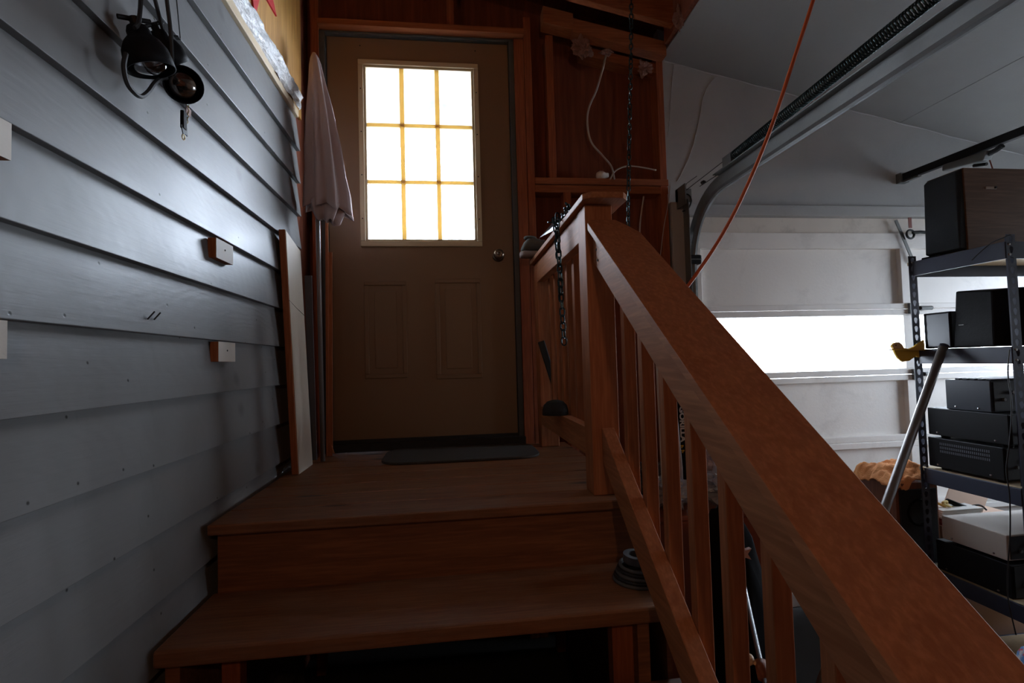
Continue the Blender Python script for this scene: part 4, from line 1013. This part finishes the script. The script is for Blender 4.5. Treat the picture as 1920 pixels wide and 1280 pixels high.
# floral bag low right
fbp = PY(1935, 1230, 1.45)
bgx = thing('fabric_bag', 'blue floral fabric bag at the lower right below the shelf', 'bag', (fbp.x+.02, 1.45, FL))
obj('bag', B().blob((fbp.x+.035, 1.45, (fbp.z+.04+FL)/2), (.075, .08, (fbp.z+.04-FL)/2), .10, 4, 3, 4), M['floral'], bgx, smooth=True)
b = B().tube(spline([(fbp.x-.01, 1.44, fbp.z+.0), (fbp.x-.012, 1.43, fbp.z+.05), (fbp.x+.02, 1.43, fbp.z+.075), (fbp.x+.06, 1.43, fbp.z+.04)]), .012, 8)
obj('handle', b, M['floral'], bgx, smooth=True)

# ------------------------------------------------------------------ clutter seen between the balusters
bn = thing('storage_bin', 'rust orange storage bin behind the balusters', 'bin', (.95, 1.95, FL))
obj('tub', B().quadbox([(.74, 1.80, FL+.001), (1.20, 1.80, FL+.001), (1.20, 2.10, FL+.001), (.74, 2.10, FL+.001), (.71, 1.78, -.595), (1.23, 1.78, -.595), (1.23, 2.13, -.595), (.71, 2.13, -.595)]), M['orangebin'], bn, bevel=.01)
obj('lid', B().box(.70, 1.24, 1.77, 2.14, -.594, -.575), M['orangebin'], bn, bevel=.006)
for i, (x, y, z, r, mt, lab) in enumerate(((.83, 1.88, -.515, (.075, .07, .05), 'bagpl', 'slate blue plastic bag on the bin, seen left between balusters'), (1.06, 1.87, -.505, (.11, .075, .062), 'bagpl', 'shiny slate plastic bag on the bin, the largest of the heap'),
      (1.12, 2.01, -.46, (.08, .07, .09), 'bagwh', 'pale lilac plastic bag at the back of the heap'), (.82, 2.05, -.50, (.07, .06, .065), 'bagdk', 'small black bag behind the black and yellow carton'))):
    tag(obj('plastic_bag', B().blob((x, y, z), r, .55, 5.5, i+2, 4), M[mt]), lab, 'bag', 'plastic bags heaped on the bin')
lv = B()
for i in range(16):
    a = random.uniform(0, 2*pi); p = Vector((1.06+.05*random.uniform(-1, 1), 1.92, -.40)); q = p + Vector((.035*cos(a), -.02, .035*abs(sin(a))))
    s_ = Vector((-(q-p).z, 0, (q-p).x))*.25
    lv.bm.faces.new([lv.bm.verts.new(v) for v in (p, p.lerp(q, .5)+s_, q, p.lerp(q, .5)-s_)])
o = tag(obj('dry_sprig', lv, M['black']), 'dark dry sprig sticking up in front of the pale bag', 'sprig'); o.modifiers.new('thick', 'SOLIDIFY').thickness = .001
gb = thing('glue_carton', 'tall black carton lettered in white with a yellow mark, behind the balusters', 'carton', (.93, 2.0, -.575))
g0, g1 = PY(1266, 735, 1.96), PY(1292, 868, 1.96)
obj('carton', B().box(g0.x-.02, g1.x+.02, 1.962, 2.0, -.574, g0.z), M['blackpl'], gb, bevel=.002)
def text(body, size, loc, rot, mat, parent, name, ex=.0006):
    c = bpy.data.curves.new(name, 'FONT'); c.body = body; c.size = size; c.extrude = ex; c.align_x = 'LEFT'; c.align_y = 'BOTTOM'; c.offset = .0012
    c.materials.append(mat); o = bpy.data.objects.new(name, c); COL.objects.link(o); o.parent = parent
    o.location = Vector(loc) - Vector(base_of(parent)); o.rotation_euler = rot; return o
tl = PY(1271.5, 762, 1.961); bl_ = PY(1275, 829, 1.961)
tx = text('GORILLA', .030, (tl.x, 1.9612, tl.z), (radians(90), radians(90), 0), M['lettering'], gb, 'lettering')
bpy.context.view_layer.update()
kx = (tl.z-bl_.z)/max(tx.dimensions.x, 1e-3)
tm = bpy.data.meshes.new_from_object(tx.evaluated_get(bpy.context.evaluated_depsgraph_get())); tc_ = tx.data
tn = bpy.data.objects.new('printed_word', tm); COL.objects.link(tn); tn.parent = gb
tn.location = tx.location; tn.rotation_euler = tx.rotation_euler; tn.scale = (kx, 1, 1)
bpy.data.objects.remove(tx); bpy.data.curves.remove(tc_)
for k, (px, py) in enumerate(((1279, 837), (1280.5, 846))):
    p = PY(px, py, 1.961); s_ = .0068
    pts = [(-1, .9), (.9, .9), (.9, .1), (.1, -.2), (.1, -.9), (-.5, -.9), (-.5, .1), (.3, .35), (-1, .35)]
    obj('yellow_mark', B().prism([(p.x+a*s_, 1.9605, p.z+c*s_) for a, c in pts], (0, .0012, 0)), M['logoyellow'], gb)
w0 = PY(1236, 690, 1.86); w1_ = PY(1243, 898, 1.86)
tag(obj('white_pole', B().tube([(w1_.x, 1.86, -.574), w1_, w0, w0+(w0-w1_)*.5], [.004, .006, .013, .015], 12), M['whitepole'], smooth=True), 'tapered white pole standing on the bin between the balusters', 'pole')
w0 = PY(1268, 800, 1.90); w1_ = PY(1277, 875, 1.90)
tag(obj('white_pole', B().tube([Vector((w1_.x+.002, 1.90, -.54)), w1_, w0, w0+(w0-w1_)], [.005, .006, .009, .011], 12), M['whitepole'], smooth=True), 'short white pole beside the black and yellow carton', 'pole')
# dark sack with a pale star, rod with a knob
sk = PY(1400, 1040, 1.22)
sa = thing('dark_sack', 'dark fabric sack printed with a pale star behind the railing', 'sack', (sk.x, 1.30, FL))
obj('sack', B().blob((sk.x, 1.30, (sk.z+.11+FL)/2), (.10, .085, (sk.z+.11-FL)/2), .12, 3, 4, 4), M['sackcl'], sa, smooth=True)
sc_ = PY(1395, 1038, 1.205); stp = []
for k in range(10):
    a = pi/2 + .25 + pi*k/5; r = .023 if k % 2 == 0 else .0092
    stp.append((sc_.x + r*cos(a), 1.203, sc_.z + r*sin(a)))
obj('star', B().prism(stp, (0, .012, 0)), M['pinkstar'], sa)
r0, r1 = PY(1392, 1085, 1.05), PY(1428, 1250, .92)
rd = thing('metal_rod', 'thin shiny rod with cream knob slanting behind the balusters', 'rod', tuple(r1))
dd = (r1-r0)
rf = r0 + dd*((FL+.004-r0.z)/dd.z)
obj('rod', B().tube([rf, r0-dd*.2], .0050, 10), M['steel'], rd, smooth=True)
obj('sleeve', B().tube([r1+dd*.12, r1-dd*.06], .0115, 12), M['walnut'], rd, smooth=True)
kk = PY(1405, 1236, .93)
obj('knob', B().tube([r1, kk], .004, 8).blob(kk, (.009, .009, .011), .05, 2, 1, 2), M['cream'], rd, smooth=True)
